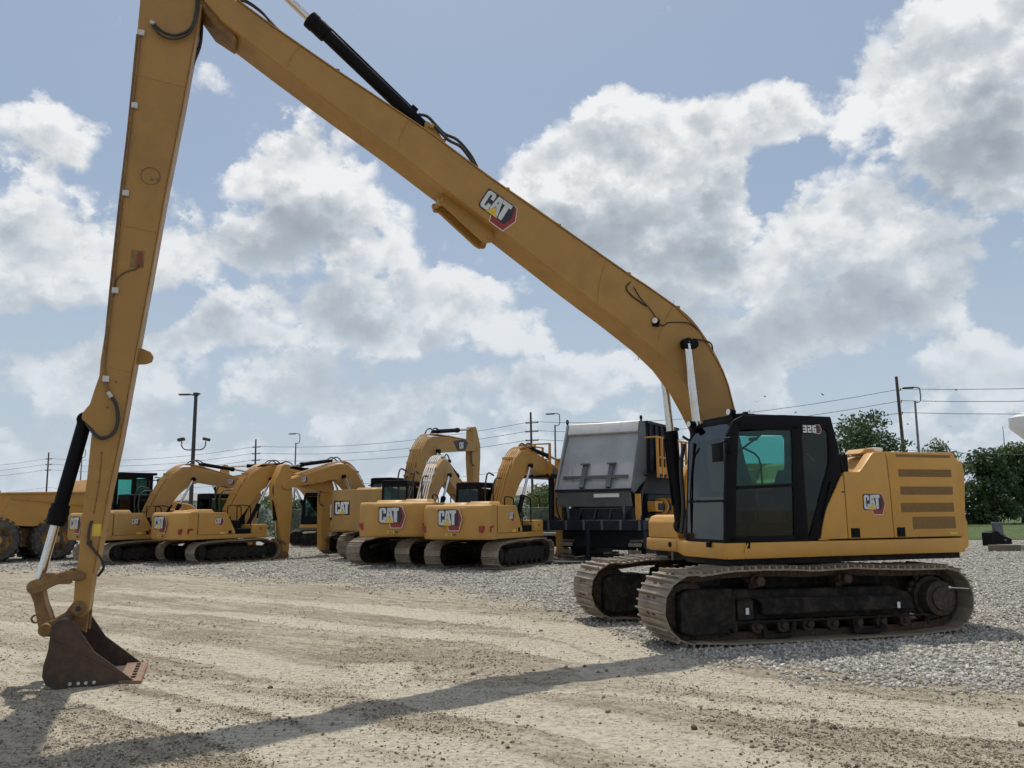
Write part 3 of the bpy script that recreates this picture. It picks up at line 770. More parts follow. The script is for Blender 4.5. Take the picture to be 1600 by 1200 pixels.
# in shoe space x runs along the path and +z points to the inside of the loop
sh = MB()
sh.box(-pitch_ * .53, pitch_ * .47, -SW / 2, SW / 2, -.014, .006)
for gx_, gh_ in ((-.46, .040), (.06, .034)):
    sh.box(pitch_ * gx_ - .010, pitch_ * gx_ + .012, -SW / 2, SW / 2, -.014 - gh_, -.012)
for by in (-.105, -.06, .06, .105):
    sh.box(pitch_ * .30, pitch_ * .42, by - .016, by + .016, -.024, -.012, 1)
shoe_me = sh.mesh('track_shoe', ['shoe', 'link'], smooth_ang=0)
for ycen in (1.295, -1.295):
    lk = MB()
    for (px, pz), an in loop:
        M = Matrix.Translation((px, 0, pz)) @ Matrix.Rotation(-an, 4, 'Y')
        for yy in (-.11, .11):
            lk.box(-pitch_ * .56, pitch_ * .5, yy - .022, yy + .022, .008, .098, 0, M)
        lk.add([M @ Vector(q) for q in ((-pitch_ * .1, -.14, .03), (pitch_ * .1, -.14, .03), (pitch_ * .1, .14, .03), (-pitch_ * .1, .14, .03), (-pitch_ * .1, -.14, .075), (pitch_ * .1, -.14, .075), (pitch_ * .1, .14, .075), (-pitch_ * .1, .14, .075))],
               [(3, 2, 1, 0), (4, 5, 6, 7), (0, 1, 5, 4), (1, 2, 6, 5), (2, 3, 7, 6), (3, 0, 4, 7)], 0)
    tk = lk.build('track', 'link', ex, smooth_ang=0, rotz=TROT)
    tk.location = Matrix.Rotation(TROT, 3, 'Z') @ Vector((0, ycen, 0))
    for (px, pz), an in loop:
        link_copy('track_shoe', shoe_me, tk, (px, 0, pz), (0, -an + rng.uniform(-.02, .02), 0))
    # frame carried inside the loop
    sgn = 1 if ycen > 0 else -1
    fr = MB()
    fr.prism([(1.62, .30), (1.62, .60), (1.2, .68), (.7, .66), (-1.1, .66), (-1.42, .56), (-1.5, .36), (-1.4, .27)], -.20, .20)
    fr.prism([(1.0, .58), (.9, .50), (.9, .36), (-1.35, .36), (-1.35, .44), (-1.2, .54)], .20 * sgn, .335 * sgn)
    fr.prism([(1.25, .60), (1.2, .80), (.6, .83), (-1.2, .83), (-1.75, .80), (-2.0, .62), (-2.0, .35), (-1.5, .30)], -.18 * sgn - .03, -.18 * sgn + .03)
    fr.box(1.02, 1.24, .2 * sgn, .33 * sgn, .30, .56)
    tf = fr.build('track_frame', 'frame_black', ex, bevel=.018, rotz=TROT)
    tf.location = tk.location
    g = MB(); g.prism([(2.02, .19), (2.02, .64), (1.9, .70), (1.30, .70), (1.30, .22), (1.45, .15), (1.9, .14)], -.27, .30)
    g.box(1.26, 1.31, -.28, .31, .15, .66); g.build('idler_guard', 'frame_black', tf, bevel=.015)
    s_ = MB(); s_.tube([(1.52, .36 * sgn, .12), (1.50, .37 * sgn, .25), (1.40, .37 * sgn, .285), (0, .37 * sgn, .285), (-1.45, .37 * sgn, .285), (-1.53, .37 * sgn, .25), (-1.54, .36 * sgn, .16)], .014, sub=3)
    s_.build('step_bar', 'frame_black', tf)
    for gx_ in (.62, -.72):
        g = MB(); g.prism([(gx_ + .27, .29), (gx_ + .23, .08), (gx_ + .15, .06), (gx_ - .15, .06), (gx_ - .23, .08), (gx_ - .27, .29), (gx_ - .21, .29), (gx_ - .16, .12), (gx_ + .16, .12), (gx_ + .21, .29)], .21 * sgn, .25 * sgn)
        g.build('track_guide', 'frame_black', tf, bevel=.006)
    for k in range(8):
        rx = 1.28 - k * .37
        g = MB(); g.cyl((rx, -.22, .205), (rx, .22, .205), .088, seg=16); g.cyl((rx, -.26, .205), (rx, .27, .205), .042, seg=10)
        g.build('track_roller', 'link', tf, bevel=.008)
    for rx in (.88, -.41):
        g = MB(); g.cyl((rx, -.10, .775), (rx, .30, .775), .062, seg=16); g.cyl((rx, .16 if sgn > 0 else -.20, .775), (rx, .20 if sgn > 0 else -.16, .775), .085, seg=16)
        g.box(rx - .05, rx + .05, -.08, .08, .6, .76); g.build('carrier_roller', 'link', tf, bevel=.008)
    g = MB(); g.cyl((1.86, -.15, .475), (1.86, .15, .475), .305, seg=26); g.cyl((1.86, -.055, .475), (1.86, .055, .475), .345, seg=26); g.cyl((1.86, -.24, .475), (1.86, .24, .475), .13, seg=16)
    g.build('idler', 'link', tf, bevel=.012)
    g = MB(); g.cyl((-1.86, -.08, .475), (-1.86, .10, .475), .29, seg=26)
    for k in range(19):
        a = 2 * math.pi * k / 19
        M = Matrix.Translation((-1.86, 0, .475)) @ Matrix.Rotation(a, 4, 'Y'); g.box(.28, .335, -.035, .035, -.03, .03, 0, M)
    g.cyl((-1.86, .10 * sgn, .475), (-1.86, .27 * sgn, .475), .235, seg=24); g.cyl((-1.86, .27 * sgn, .475), (-1.86, .31 * sgn, .475), .16, seg=20)
    for k in range(12):
        a = 2 * math.pi * k / 12; g.cyl((-1.86 + .20 * math.cos(a), .27 * sgn, .475 + .20 * math.sin(a)), (-1.86 + .20 * math.cos(a), .285 * sgn, .475 + .20 * math.sin(a)), .014, seg=6)
    g.build('sprocket', 'link', tf, bevel=.008)
    if sgn > 0:
        for px in (1.12, -1.12):
            g = MB(); g.box(px - .022, px + .022, .337, .341, .38, .46); g.build('reflector', 'white', tf, smooth_ang=0)
        g = MB(); g.tube([(-1.90, .40, .63), (-1.97, .41, .622), (-2.19, .415, .605)], .006, seg=5, sub=2); g.cyl((-1.88, .395, .633), (-1.91, .40, .63), .016, seg=6)
        g.build('grease_stick', 'white', tf)
g = MB()
g.box(-.75, .75, -1.1, 1.1, .46, .74); g.prism([(1.15, .42), (.7, .80), (-.7, .80), (-1.15, .42)], -.62, .62)
g.build('car_body', 'frame_black', ex, bevel=.03, rotz=TROT)
g = MB(); g.cyl((0, 0, .78), (0, 0, .99), .68, seg=40); g.cyl((0, 0, .86), (0, 0, .93), .74, seg=40)
g.build('swing_bearing', 'frame_black', ex)

# --- upper frame: skirt and deck
YL = 1.42
g = MB()
g.plan([(1.47, 1.36), (1.43, YL), (-2.56, YL), (-2.56, -YL), (.98, -YL), (1.0, -.55), (1.47, .40)], 1.055, 1.262)
g.build('upper_frame', 'yellow', ex, bevel=.022, bseg=2)
g = MB(); g.plan([(1.40, 1.30), (-2.5, 1.36), (-2.5, -1.36), (.9, -1.36), (.95, -.5), (1.4, .4)], .975, 1.053); g.build('belly_plate', 'frame_black', ex)
g = MB(); g.box(1.10, 1.16, 1.422, 1.432, 1.19, 1.27); g.box(1.44, 1.52, 1.05, 1.11, 1.20, 1.262); g.build('door_catch', 'black', ex, bevel=.003)
g = MB(); g.tube([(1.14, 1.436, 1.25), (1.17, 1.44, 1.20), (1.19, 1.436, 1.13)], .008, sub=3); g.build('tie_strap', 'decal_yellow', ex)

# --- counterweight (rounded in plan, chamfered above)
def cw_outline(k, zoff=0):
    P = []
    for i in range(13):
        y = YL * (1 - 2 * i / 12); c_ = 1 - (abs(y) / YL) ** 3.2
        P.append((-2.62 - .40 * c_ - k, y * (1 - .01)))
    return P
g = MB()
rows = [(1.115, -.02), (1.15, .02), (1.47, .022), (1.56, -.005), (2.18, 0.05), (2.34, .02), (2.455, -.09), (2.478, -.20)]
vs, fs = [], []
for z_h, k in rows:
    P = cw_outline(k)
    if z_h > 2.4: P = [(x, y * (1 - (z_h - 2.4) * 1.0)) for x, y in P]
    vs += [(x, y, z_h) for x, y in P] + [(-2.515, P[-1][1], z_h), (-2.515, P[0][1], z_h)]
n = 15
for j in range(len(rows) - 1):
    for i in range(n): fs.append((j * n + i, j * n + (i + 1) % n, (j + 1) * n + (i + 1) % n, (j + 1) * n + i))
fs += [tuple(range(n)), tuple(range((len(rows) - 1) * n, len(rows) * n))]
g.add(vs, fs); cw = g.build('counterweight', 'yellow', ex, bevel=.01, bseg=2, smooth_ang=40)

# --- left side: engine and pump doors, each a panel with its own gap
def side_panel(name, poly, depth=.16, y=YL, bev=.016):
    gg = MB(); s0, s1 = (y - depth, y) if y > 0 else (y, y + depth)
    gg.prism(poly, s0, s1)
    return gg.build(name, 'yellow', ex, bevel=bev, bseg=2)
side_panel('corner_panel', [(-.03, 1.283), (-.138, 1.67), (-.438, 2.13), (-.468, 2.13), (-.482, 1.283)])
pump = side_panel('pump_door', [(-.492, 1.283), (-.478, 2.17), (-.498, 2.187), (-.737, 2.189), (-.796, 2.234), (-.982, 2.44), (-1.039, 2.462), (-1.213, 2.473), (-1.236, 2.35), (-1.258, 1.962), (-1.273, 1.283)])
cool = side_panel('engine_door', [(-1.284, 1.283), (-1.269, 1.962), (-1.247, 2.35), (-1.224, 2.473), (-2.472, 2.480), (-2.530, 2.334), (-2.521, 1.283)])
for p0, p1 in (((-1.403, 2.441), (-2.403, 2.402)), ((-1.431, 2.231), (-2.403, 2.125)), ((-1.441, 1.989), (-2.405, 1.874)), ((-1.43, 1.759), (-2.398, 1.63)), ((-1.619, 1.565), (-2.406, 1.395))):
    g = MB()
    g.box(p1[0], p0[0], YL - .012, YL + .0025, p1[1], p0[1])
    if p0[1] < 2.4:
        nsl = 7
        for k in range(nsl):
            zz = p1[1] + (p0[1] - p1[1]) * (k + .5) / nsl
            g.box(p1[0] + .01, p0[0] - .01, YL + .0025, YL + .005, zz - .0035, zz + .0035)
    g.build('grille', 'grille', cool, smooth_ang=0)
for x0, x1, pa in ((-.69, -.533, pump), (-1.478, -1.326, cool)):
    g = MB(); g.box(x0, x1, YL - .01, YL + .003, 1.294, 1.424); g.box(x0 + .05, x1 - .03, YL + .003, YL + .012, 1.33, 1.38); g.build('door_latch', 'black', pa, bevel=.004)
g = MB(); g.box(-.47, -.41, YL, YL + .004, 1.905, 1.92); g.build('panel_slot', 'black', ex)
logo(pump, (-.772, YL + .002, 1.606), (-1, 0, 0), (0, 0, 1), .275)
g = MB(); g.box(-2.43, -2.29, YL + .0005, YL + .003, 1.315, 1.345); g.build('warning_sticker', 'decal_yellow', cool, smooth_ang=0)
# hood over the engine, right hand body, centre bay
g = MB(); g.prism([(-2.50, 1.27), (-2.50, 2.44), (-1.25, 2.44), (-1.10, 2.40), (-.95, 2.16), (-.5, 2.10), (-.5, 1.27)], -1.24, 1.24); g.build('engine_hood', 'yellow', ex, bevel=.03, bseg=2)
g = MB(); g.prism([(.55, 1.27), (.42, 2.2), (.3, 2.42), (-.4, 2.45), (-2.50, 2.47), (-2.50, 1.27)], -1.42, -1.26); g.prism([(.5, 1.27), (.38, 2.18), (.28, 2.30), (-.49, 2.32), (-.49, 1.27)], -1.25, -.55)
g.build('fuel_tank', 'yellow', ex, bevel=.03, bseg=2)
tb = MB(); tb.prism([(1.0, 1.262), (1.0, 1.50), (.95, 1.585), (.86, 1.61), (.45, 1.61), (.45, 1.262)], -1.42, -.52); tbo = tb.build('tool_box', 'yellow', ex, bevel=.02, bseg=2)
tb = MB(); tb.prism([(1.03, 1.07), (1.045, 1.12), (1.035, 1.252), (.45, 1.252), (.45, 1.07)], -1.43, -.50); tb.build('step_box', 'yellow', tbo, bevel=.022, bseg=2)
tb = MB(); tb.ring((1.046, -.68, 1.165), (1, 0, 0), .025, .042, .012, seg=18); tb.cyl((1.03, -.68, 1.165), (1.05, -.68, 1.165), .025); tb.build('filler_cap', 'black', tbo)
tb = MB()
for yy in (-.72, -.25): tb.cyl((.98, yy, .93), (.98, yy, 1.07), .02, seg=8)
tb.box(.90, 1.05, -.16, .02, .985, 1.045, 1); tb.build('frame_bracket', ['galv', 'red'], ex)
# small parts behind the cab and on the hood
g = MB(); g.box(-.62, -.44, .75, 1.36, 2.16, 2.43); g.tube([(-.50, 1.38, 2.16), (-.47, 1.38, 2.36), (-.55, 1.38, 2.44)], .02, sub=3); g.build('air_pre_cleaner', 'black', ex, bevel=.02)
g = MB(); g.box(-.56, -.50, .95, 1.10, 2.43, 2.60); g.build('cab_rear_marker', 'white', ex, bevel=.006)
g = MB(); g.prism([(-1.02, 2.46), (-1.12, 2.535), (-1.26, 2.545), (-1.26, 2.46)], .80, 1.15); hb = g.build('hood_bracket', 'yellow', ex, bevel=.012)
g = MB(); g.box(-1.44, -1.27, .98, 1.16, 2.495, 2.555); g.build('rear_mirror_lamp', 'lens', hb, bevel=.025, bseg=2)
g = MB(); g.tube([(-1.27, 1.06, 2.46), (-1.29, 1.06, 2.51)], .012, sub=1); g.tube([(-2.3, .9, 2.45), (-2.3, .9, 2.49), (-1.6, .9, 2.495), (-1.6, .9, 2.45)], .011, sub=2); g.build('hood_handle', 'black', ex)

# --- cab: pillars, roof, floor and panes; one can see through it
CY0, CY1 = .44, 1.40
cab = MB()
def side_frame(mb, y0, y1, near=True):
    mb.prism([(1.457, 1.268), (1.417, 1.852), (1.357, 2.631), (1.247, 2.845), (1.12, 2.82), (1.185, 2.62), (1.255, 1.852), (1.285, 1.268)], y0, y1)      # front pillar
    if near: mb.prism([(.385, 1.28), (.352, 2.0), (.325, 2.80), (.165, 2.80), (.16, 2.0), (.15, 1.28)], y0, y1)          # door pillar
    mb.prism([(-.335, 2.943), (-.417, 2.60), (-.44, 2.486), (-.457, 2.162), (-.037, 1.289), (.15, 1.285), (.02, 1.62), (-.255, 2.30), (-.275, 2.70), (-.22, 2.80)], y0, y1)   # rear pillar
    mb.prism([(1.247, 2.845), (1.10, 2.915), (.482, 2.945), (-.335, 2.943), (-.27, 2.76), (.165, 2.76), (.325, 2.735), (1.02, 2.735), (1.15, 2.72)], y0, y1)   # header
    mb.box(.15, 1.40, y0, y1, 1.262, 1.345)
side_frame(cab, CY1 - .055, CY1); side_frame(cab, CY0, CY0 + .055, False)
for y0, y1 in ((CY1 - .04, CY1 + .004), ):
    cab.prism([(1.235, 1.945), (.355, 1.985), (.352, 2.03), (1.232, 1.99)], y0, y1)      # door waist rail
cab.box(-.34, 1.13, CY0 + .05, CY1 - .05, 2.875, 2.948)                                   # roof
cab.box(1.05, 1.22, CY0 + .05, CY1 - .05, 2.80, 2.885); cab.box(1.33, 1.45, CY0 + .05, CY1 - .05, 1.262, 1.34)
cab.box(-.05, 1.40, CY0 + .05, CY1 - .05, 1.262, 1.30)                                    # floor
cab.prism([(-.30, 2.95), (-.40, 2.5), (-.42, 2.25), (-.36, 2.25), (-.24, 2.9)], CY0 + .05, CY1 - .05)
cab.prism([(-.42, 2.25), (0, 1.30), (.06, 1.30), (-.36, 2.25)], CY0 + .05, CY1 - .05)
co = cab.build('cab', 'black', ex, bevel=.012, bseg=2)
def pane(name, poly, y, m_, par=co):
    gg = MB(); gg.prism(poly, y - .003, y + .003); return gg.build(name, m_, par, smooth_ang=0)
pane('door_window', [(1.19, 2.70), (.33, 2.75), (.35, 2.0), (1.25, 1.96)], CY1 - .02, 'door_glass')
pane('door_lower_pane', [(1.25, 1.95), (.35, 1.99), (.38, 1.34), (1.28, 1.34)], CY1 - .02, 'dark_glass')
pane('rear_side_window', [(.16, 2.77), (-.28, 2.77), (-.26, 2.30), (.03, 1.60), (.15, 1.34)], CY1 - .02, 'dark_glass')
pane('right_side_window', [(1.19, 2.70), (-.25, 2.75), (-.26, 2.30), (-.1, 1.95), (1.25, 1.96)], CY0 + .02, 'door_glass')
g = MB(); g.prism([(1.0, 1.95), (-.05, 1.95), (.05, 1.34), (1.27, 1.34), (1.24, 1.95)], CY0 + .012, CY0 + .03); g.build('right_lower_panel', 'black', co)
g = MB(); g.add([(1.452, CY1 - .05, 1.30), (1.452, CY0 + .05, 1.30), (1.418, CY0 + .05, 1.852), (1.418, CY1 - .05, 1.852), (1.360, CY0 + .05, 2.62), (1.360, CY1 - .05, 2.62), (1.235, CY0 + .05, 2.82), (1.235, CY1 - .05, 2.82)], [(0, 1, 2, 3), (3, 2, 4, 5), (5, 4, 6, 7)])
g.build('windscreen', 'front_glass', co, smooth_ang=0)
g = MB(); g.bar((1.425, CY0 + .05, 1.80), (1.425, CY1 - .05, 1.80), .025, .03); g.build('windscreen_bar', 'black', co)
g = MB(); g.tube([(1.45, .60, 1.36), (1.43, .58, 1.9), (1.385, .60, 2.35), (1.37, .75, 2.52)], .011, sub=3); g.bar((1.402, .57, 2.0), (1.368, .63, 2.6), .02, .03); g.build('wiper', 'black', co)
# mirrors, lamps, rails
g = MB(); g.box(1.30, 1.42, 1.42, 1.55, 2.42, 2.62); g.tube([(1.36, 1.40, 2.56), (1.36, 1.45, 2.56)], .012, sub=1); g.box(1.415, 1.422, 1.42, 1.56, 2.605, 2.615, 1); g.build('side_camera_box', ['black', 'pale_steel'], co, bevel=.02, bseg=2)
g = MB(); g.box(1.50, 1.56, 1.34, 1.52, 2.30, 2.535); g.tube([(1.53, 1.42, 2.50), (1.45, 1.46, 2.56), (1.38, 1.43, 2.58)], .012, sub=3); g.build('wing_mirror', 'black', co, bevel=.02, bseg=2)
for (lx, ly, lz) in ((1.30, .47, 2.885), (1.17, 1.25, 2.975)):
    g = MB(); g.cyl((lx - .05, ly, lz), (lx + .045, ly, lz), .042, .048); g.box(lx - .06, lx, ly - .02, ly + .02, lz - .09, lz - .02); l_ = g.build('work_lamp', 'black', co, bevel=.006)
    g = MB(); g.cyl((lx + .045, ly, lz), (lx + .056, ly, lz), .040); g.build('lamp_lens', 'lens', l_)
g = MB(); g.box(.92, .98, 1.22, 1.28, 2.94, 2.985); g.box(.80, .90, 1.23, 1.26, 2.945, 2.965, 1); g.build('roof_aerial', ['black', 'pale_steel'], co, bevel=.006)
g = MB(); g.tube([(.60, .46, 2.02), (.62, .47, 2.4), (.55, .47, 2.5), (.15, .47, 2.76)], .016, sub=3); g.tube([(.45, .47, 2.56), (.20, .47, 2.42), (.16, .47, 2.02)], .014, sub=3); g.build('grab_rail', 'black', co)
g = MB(); g.box(.78, .93, 1.18, 1.32, 2.66, 2.76); g.box(.80, .89, 1.20, 1.30, 2.60, 2.64); g.build('rear_view_screen', 'black', co, bevel=.008)
g = MB(); g.tube([(-.09, 1.3, 2.34), (.04, 1.3, 2.44)], .010, sub=1); g.build('document_clip', 'white', co)
st = MB()
st.box(.15, .68, .66, 1.16, 1.52, 1.66); st.prism([(.28, 1.62), (.12, 1.64), (-.06, 2.22), (.06, 2.24)], .68, 1.14); st.prism([(.03, 2.22), (-.07, 2.22), (-.10, 2.42), (-.02, 2.42)], .78, 1.04); st.box(.2, .6, .72, 1.1, 1.30, 1.52)
so_ = st.build('operator_seat', 'seat', co, bevel=.03, bseg=2)
g = MB(); g.box(.36, .82, 1.15, 1.24, 1.50, 1.72); g.cyl((.76, 1.19, 1.70), (.80, 1.19, 1.92), .018); g.cyl((.80, 1.19, 1.90), (.81, 1.19, 1.99), .028); g.build('armrest_console', 'tan', co, bevel=.012); g = MB(); g.box(.36, .82, .54, .64, 1.50, 1.72); g.cyl((.76, .59, 1.70), (.80, .59, 1.95), .02); g.build('armrest_console', 'tan', co, bevel=.012)
g = MB(); g.box(.95, 1.20, .7, 1.1, 1.31, 1.36); g.cyl((1.05, .82, 1.32), (1.13, .82, 1.72), .014); g.cyl((1.05, 1.0, 1.32), (1.13, 1.0, 1.72), .014); g.box(.98, 1.16, .78, .86, 1.36, 1.38); g.build('travel_pedals', 'black', co, bevel=.004)
g = MB(); mp = plane_map((.148, CY1 + .0015, 2.712), (-1, 0, 0), (0, 0, 1), 1)
flat(mb=g, mp=mp, poly=[(0.20, -.012), (.285, -.012), (.312, .05), (.285, .114), (.20, .114)], z=0, mi=2)
flat(g, mp, [(0.20, -.006), (.281, -.006), (.305, .05), (.281, .108), (.20, .108)], .001, 1); flat(g, mp, [(-.012, -.006), (.255, -.006), (.275, .05), (.255, .108), (-.012, .108)], .002, 3)
digits(g, mp, '326', .062, .10, .016, .004, 0); g.build('number_decal', ['white', 'red', 'silver', 'decal_black'], co, smooth_ang=0)
g = MB(); g.prism([(-.30, 2.05), (-.10, 1.56), (-.07, 1.56), (-.25, 2.05)], CY1 + .001, CY1 + .02)
for k in range(7): zz = 1.60 + k * .06; g.box(-.11 - k * .026 - .1, -.10 - k * .026, CY1 + .004, CY1 + .012, zz, zz + .02)
g.build('cab_vent', 'black', co, bevel=.003)

# --- boom
BW = .26
top = [(8.02, 8.42), (7.627, 8.176), (7.168, 7.897), (6.356, 7.442), (5.714, 7.101), (5.097, 6.775), (4.249, 6.255), (3.524, 5.842), (2.824, 5.449), (2.093, 5.036), (1.867, 4.921), (1.369, 4.636), (.983, 4.307), (.75, 3.95), (.606, 3.712), (.525, 3.50), (.419, 3.061), (.28, 2.4), (.12, 1.95)]
bot = [(.02, 1.80), (.05, 1.62), (.22, 1.55), (.42, 1.70), (.62, 2.25), (.86, 2.79), (1.02, 3.10), (1.21, 3.42), (1.50, 3.765), (1.82, 4.03), (2.33, 4.375), (3.0, 4.80), (4.012, 5.47), (4.837, 5.98), (5.6, 6.475), (6.35, 6.93), (7.13, 7.42), (7.616, 7.735), (7.80, 7.86), (8.02, 8.10), (8.06, 8.25)]
g = MB(); g.prism(top + bot, -BW, BW)
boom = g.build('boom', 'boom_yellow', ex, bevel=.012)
g = MB()                                            # flange strips: top plate overhangs a little
for lst, dz in ((top[1:17], .006), ):
    for (x0, z0), (x1, z1) in zip(lst, lst[1:]): g.bar((x0, 0, z0 + dz), (x1, 0, z1 + dz), 2 * BW + .03, .016)
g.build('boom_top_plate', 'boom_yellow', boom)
for sx_, tx, bz_ in ((6.9, 7.745, 7.278), (5.45, 6.965, 6.38), (2.55, 5.30, 4.52), (1.55, 4.745, 3.81)):      # butt welds across the side plate
    for sy in (1, -1):
        dx_ = .16 if sx_ > 2 else .34
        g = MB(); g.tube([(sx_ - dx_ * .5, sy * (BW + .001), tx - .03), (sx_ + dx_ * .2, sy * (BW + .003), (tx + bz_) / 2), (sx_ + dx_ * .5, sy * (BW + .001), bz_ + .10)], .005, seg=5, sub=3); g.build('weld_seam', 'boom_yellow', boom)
g = MB(); g.prism([(7.64, 7.79), (7.60, 7.66), (7.86, 7.80), (8.06, 8.06), (8.06, 8.16)], -.20, .20); g.build('boom_nose', 'lug', boom, bevel=.02)
g = MB(); g.prism([(4.93, 5.93), (4.90, 5.83), (4.83, 5.83), (4.30, 5.40), (4.24, 5.37), (4.15, 5.38), (4.12, 5.47), (4.15, 5.58), (4.80, 6.0)], .04, .10)
g.prism([(4.93, 5.93), (4.90, 5.83), (4.83, 5.83), (4.30, 5.40), (4.24, 5.37), (4.15, 5.38), (4.12, 5.47), (4.15, 5.58), (4.80, 6.0)], -.24, -.18)
g.cyl((4.19, -.25, 5.44), (4.19, .12, 5.44), .035); g.cyl((4.87, -.25, 5.90), (4.87, .12, 5.90), .035); g.build('auxiliary_cylinder_bracket', 'boom_yellow', boom, bevel=.008)
g = MB(); g.prism([(4.80, 6.62), (5.0, 6.95), (5.12, 6.98), (5.14, 6.86), (5.08, 6.76)], .12, .17); g.prism([(4.80, 6.62), (5.0, 6.95), (5.12, 6.98), (5.14, 6.86), (5.08, 6.76)], -.17, -.12); g.cyl((5.04, -.2, 6.90), (5.04, .2, 6.90), .035)
g.cyl((4.86, .17, 6.73), (4.86, .185, 6.73), .03); g.build('cylinder_lug', 'boom_yellow', boom, bevel=.006)
logo(boom, (4.45, BW + .003, 5.745), (-.857, 0, -.515), (-.515, 0, .857), .40)
g = MB(); g.box(1.66, 1.76, BW, BW + .03, 4.31, 4.40); g.cyl((1.69, BW + .03, 4.385), (1.75, BW + .07, 4.385), .045, .05); l_ = g.build('boom_lamp', 'black', boom, bevel=.006)
g = MB(); g.cyl((1.75, BW + .07, 4.385), (1.762, BW + .076, 4.385), .042); g.build('lamp_lens', 'lens', l_)
g = MB(); g.tube([(2.051, BW + .012, 4.875), (1.953, BW + .012, 4.722), (1.802, BW + .012, 4.572), (1.70, BW + .012, 4.44)], .008, seg=5); g.tube([(1.66, BW + .012, 4.36), (1.60, BW + .02, 4.33), (1.55, BW + .02, 4.35), (1.49, BW + .012, 4.385), (1.172, BW + .012, 4.40), (.99, BW + .012, 4.30)], .008, seg=5)
g.tube([(2.1, BW + .004, 4.94), (2.17, BW + .01, 4.86), (2.10, BW + .01, 4.75), (1.85, BW + .01, 4.60)], .012, seg=5); g.build('lamp_cable', 'rubber', boom)
for x_, z_h, dx in ((6.35, 7.45, .1), (3.98, 6.11, .12), (3.2, 5.67, .1), (2.12, 5.06, .12), (1.32, 4.62, .12)):
    g = MB(); g.box(x_ - dx / 2, x_ + dx / 2, .14, .22, z_h, z_h + .045); g.build('pipe_clamp', 'lug', boom, bevel=.006)
for yy in (.07, .13, .19):
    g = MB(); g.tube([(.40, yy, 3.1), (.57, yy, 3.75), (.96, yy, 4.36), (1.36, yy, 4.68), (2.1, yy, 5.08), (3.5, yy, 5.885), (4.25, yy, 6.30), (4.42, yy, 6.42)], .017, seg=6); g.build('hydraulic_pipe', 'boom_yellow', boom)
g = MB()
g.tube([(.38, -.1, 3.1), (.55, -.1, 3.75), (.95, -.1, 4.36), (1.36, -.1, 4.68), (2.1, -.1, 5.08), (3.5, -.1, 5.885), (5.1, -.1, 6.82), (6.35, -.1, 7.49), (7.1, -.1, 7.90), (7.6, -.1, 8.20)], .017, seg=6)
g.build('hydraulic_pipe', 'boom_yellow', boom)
g = MB()
g.tube([(5.20, .10, 7.09), (5.076, .1, 7.075), (4.95, .1, 6.96), (4.83, .1, 6.86), (4.65, .1, 6.80), (4.47, .1, 6.62), (4.36, .1, 6.44)], .022); g.build('cylinder_hose', 'rubber', boom); g = MB(); g.tube([(5.0, .2, 6.90), (4.81, .2, 6.735), (4.63, .2, 6.66), (4.49, .2, 6.50), (4.39, .18, 6.40)], .022)
g.build('cylinder_hose', 'rubber', boom)
g = MB(); g.tube([(7.66, .18, 8.26), (7.50, .18, 8.24), (7.32, .18, 8.13), (7.19, .18, 7.99), (7.06, .18, 7.89)], .015); g.build('tip_hose', 'rubber', boom); g = MB(); g.tube([(7.70, .1, 8.27), (7.52, .1, 8.27), (7.30, .1, 8.15), (7.05, .1, 7.92)], .015); g.build('tip_hose', 'rubber', boom)
g = MB(); g.tube([(1.10, BW + .03, 4.16), (.875, BW + .035, 4.142), (.77, BW, 4.09), (.735, .2, 3.99), (.79, .18, 3.93)], .012); g.build('grease_hose', 'rubber', boom)
# boom cylinders
for sy in (1, -1):
    y = .37 * sy
    e0, e1 = Vector((1.02, y, 1.45)), Vector((1.262, y, 4.06))
    d = (e1 - e0).normalized(); mid_ = e0 + d * 1.42
    g = MB(); g.cyl(e0, mid_, .095, seg=20); g.cyl(mid_ - d * .14, mid_, .112, seg=20); g.cyl(e0 - Vector((0, .06, 0)), e0 + Vector((0, .06, 0)), .11); g.tube([e0 + d * .3 + Vector((.11, 0, 0)), e0 + d * 1.3 + Vector((.12, 0, 0))], .016, sub=1)
    bc = g.build('boom_cylinder', 'black', ex, bevel=.006)
    g = MB(); g.cyl(mid_, e1, .058, seg=20); g.build('rod', 'chrome', bc)
    g = MB(); g.cyl(e1 - Vector((0, .055, 0)), e1 + Vector((0, .055, 0)), .088, seg=20); g.cyl(e1 + Vector((-.09, -.05 * sy, .005)), e1 + Vector((-.09, .05 * sy, .005)), .075, seg=16)
    for k in range(3):
        a = R(90 + 120 * k); g.cyl(e1 + Vector((.03 * math.cos(a), .055 * sy, .03 * math.sin(a))), e1 + Vector((.03 * math.cos(a), .062 * sy, .03 * math.sin(a))), .009, seg=8, mi=1)
    g.build('rod_eye', ['black', 'pale_steel'], bc, bevel=.008)
g = MB(); g.tube([(1.37, .20, 1.35), (1.33, .22, 1.75), (1.36, .24, 2.3), (1.28, .22, 2.62)], .03); g.build('swing_hose', 'rubber', ex); g = MB(); g.tube([(1.25, .1, 1.3), (1.15, .12, 1.9), (1.0, .1, 2.5), (.7, .15, 2.75)], .03); g.build('swing_hose', 'rubber', ex); g = MB(); g.tube([(1.2, .05, 2.75), (1.05, .1, 2.62), (.95, .16, 2.3)], .02); g.build('swing_hose', 'rubber', ex)
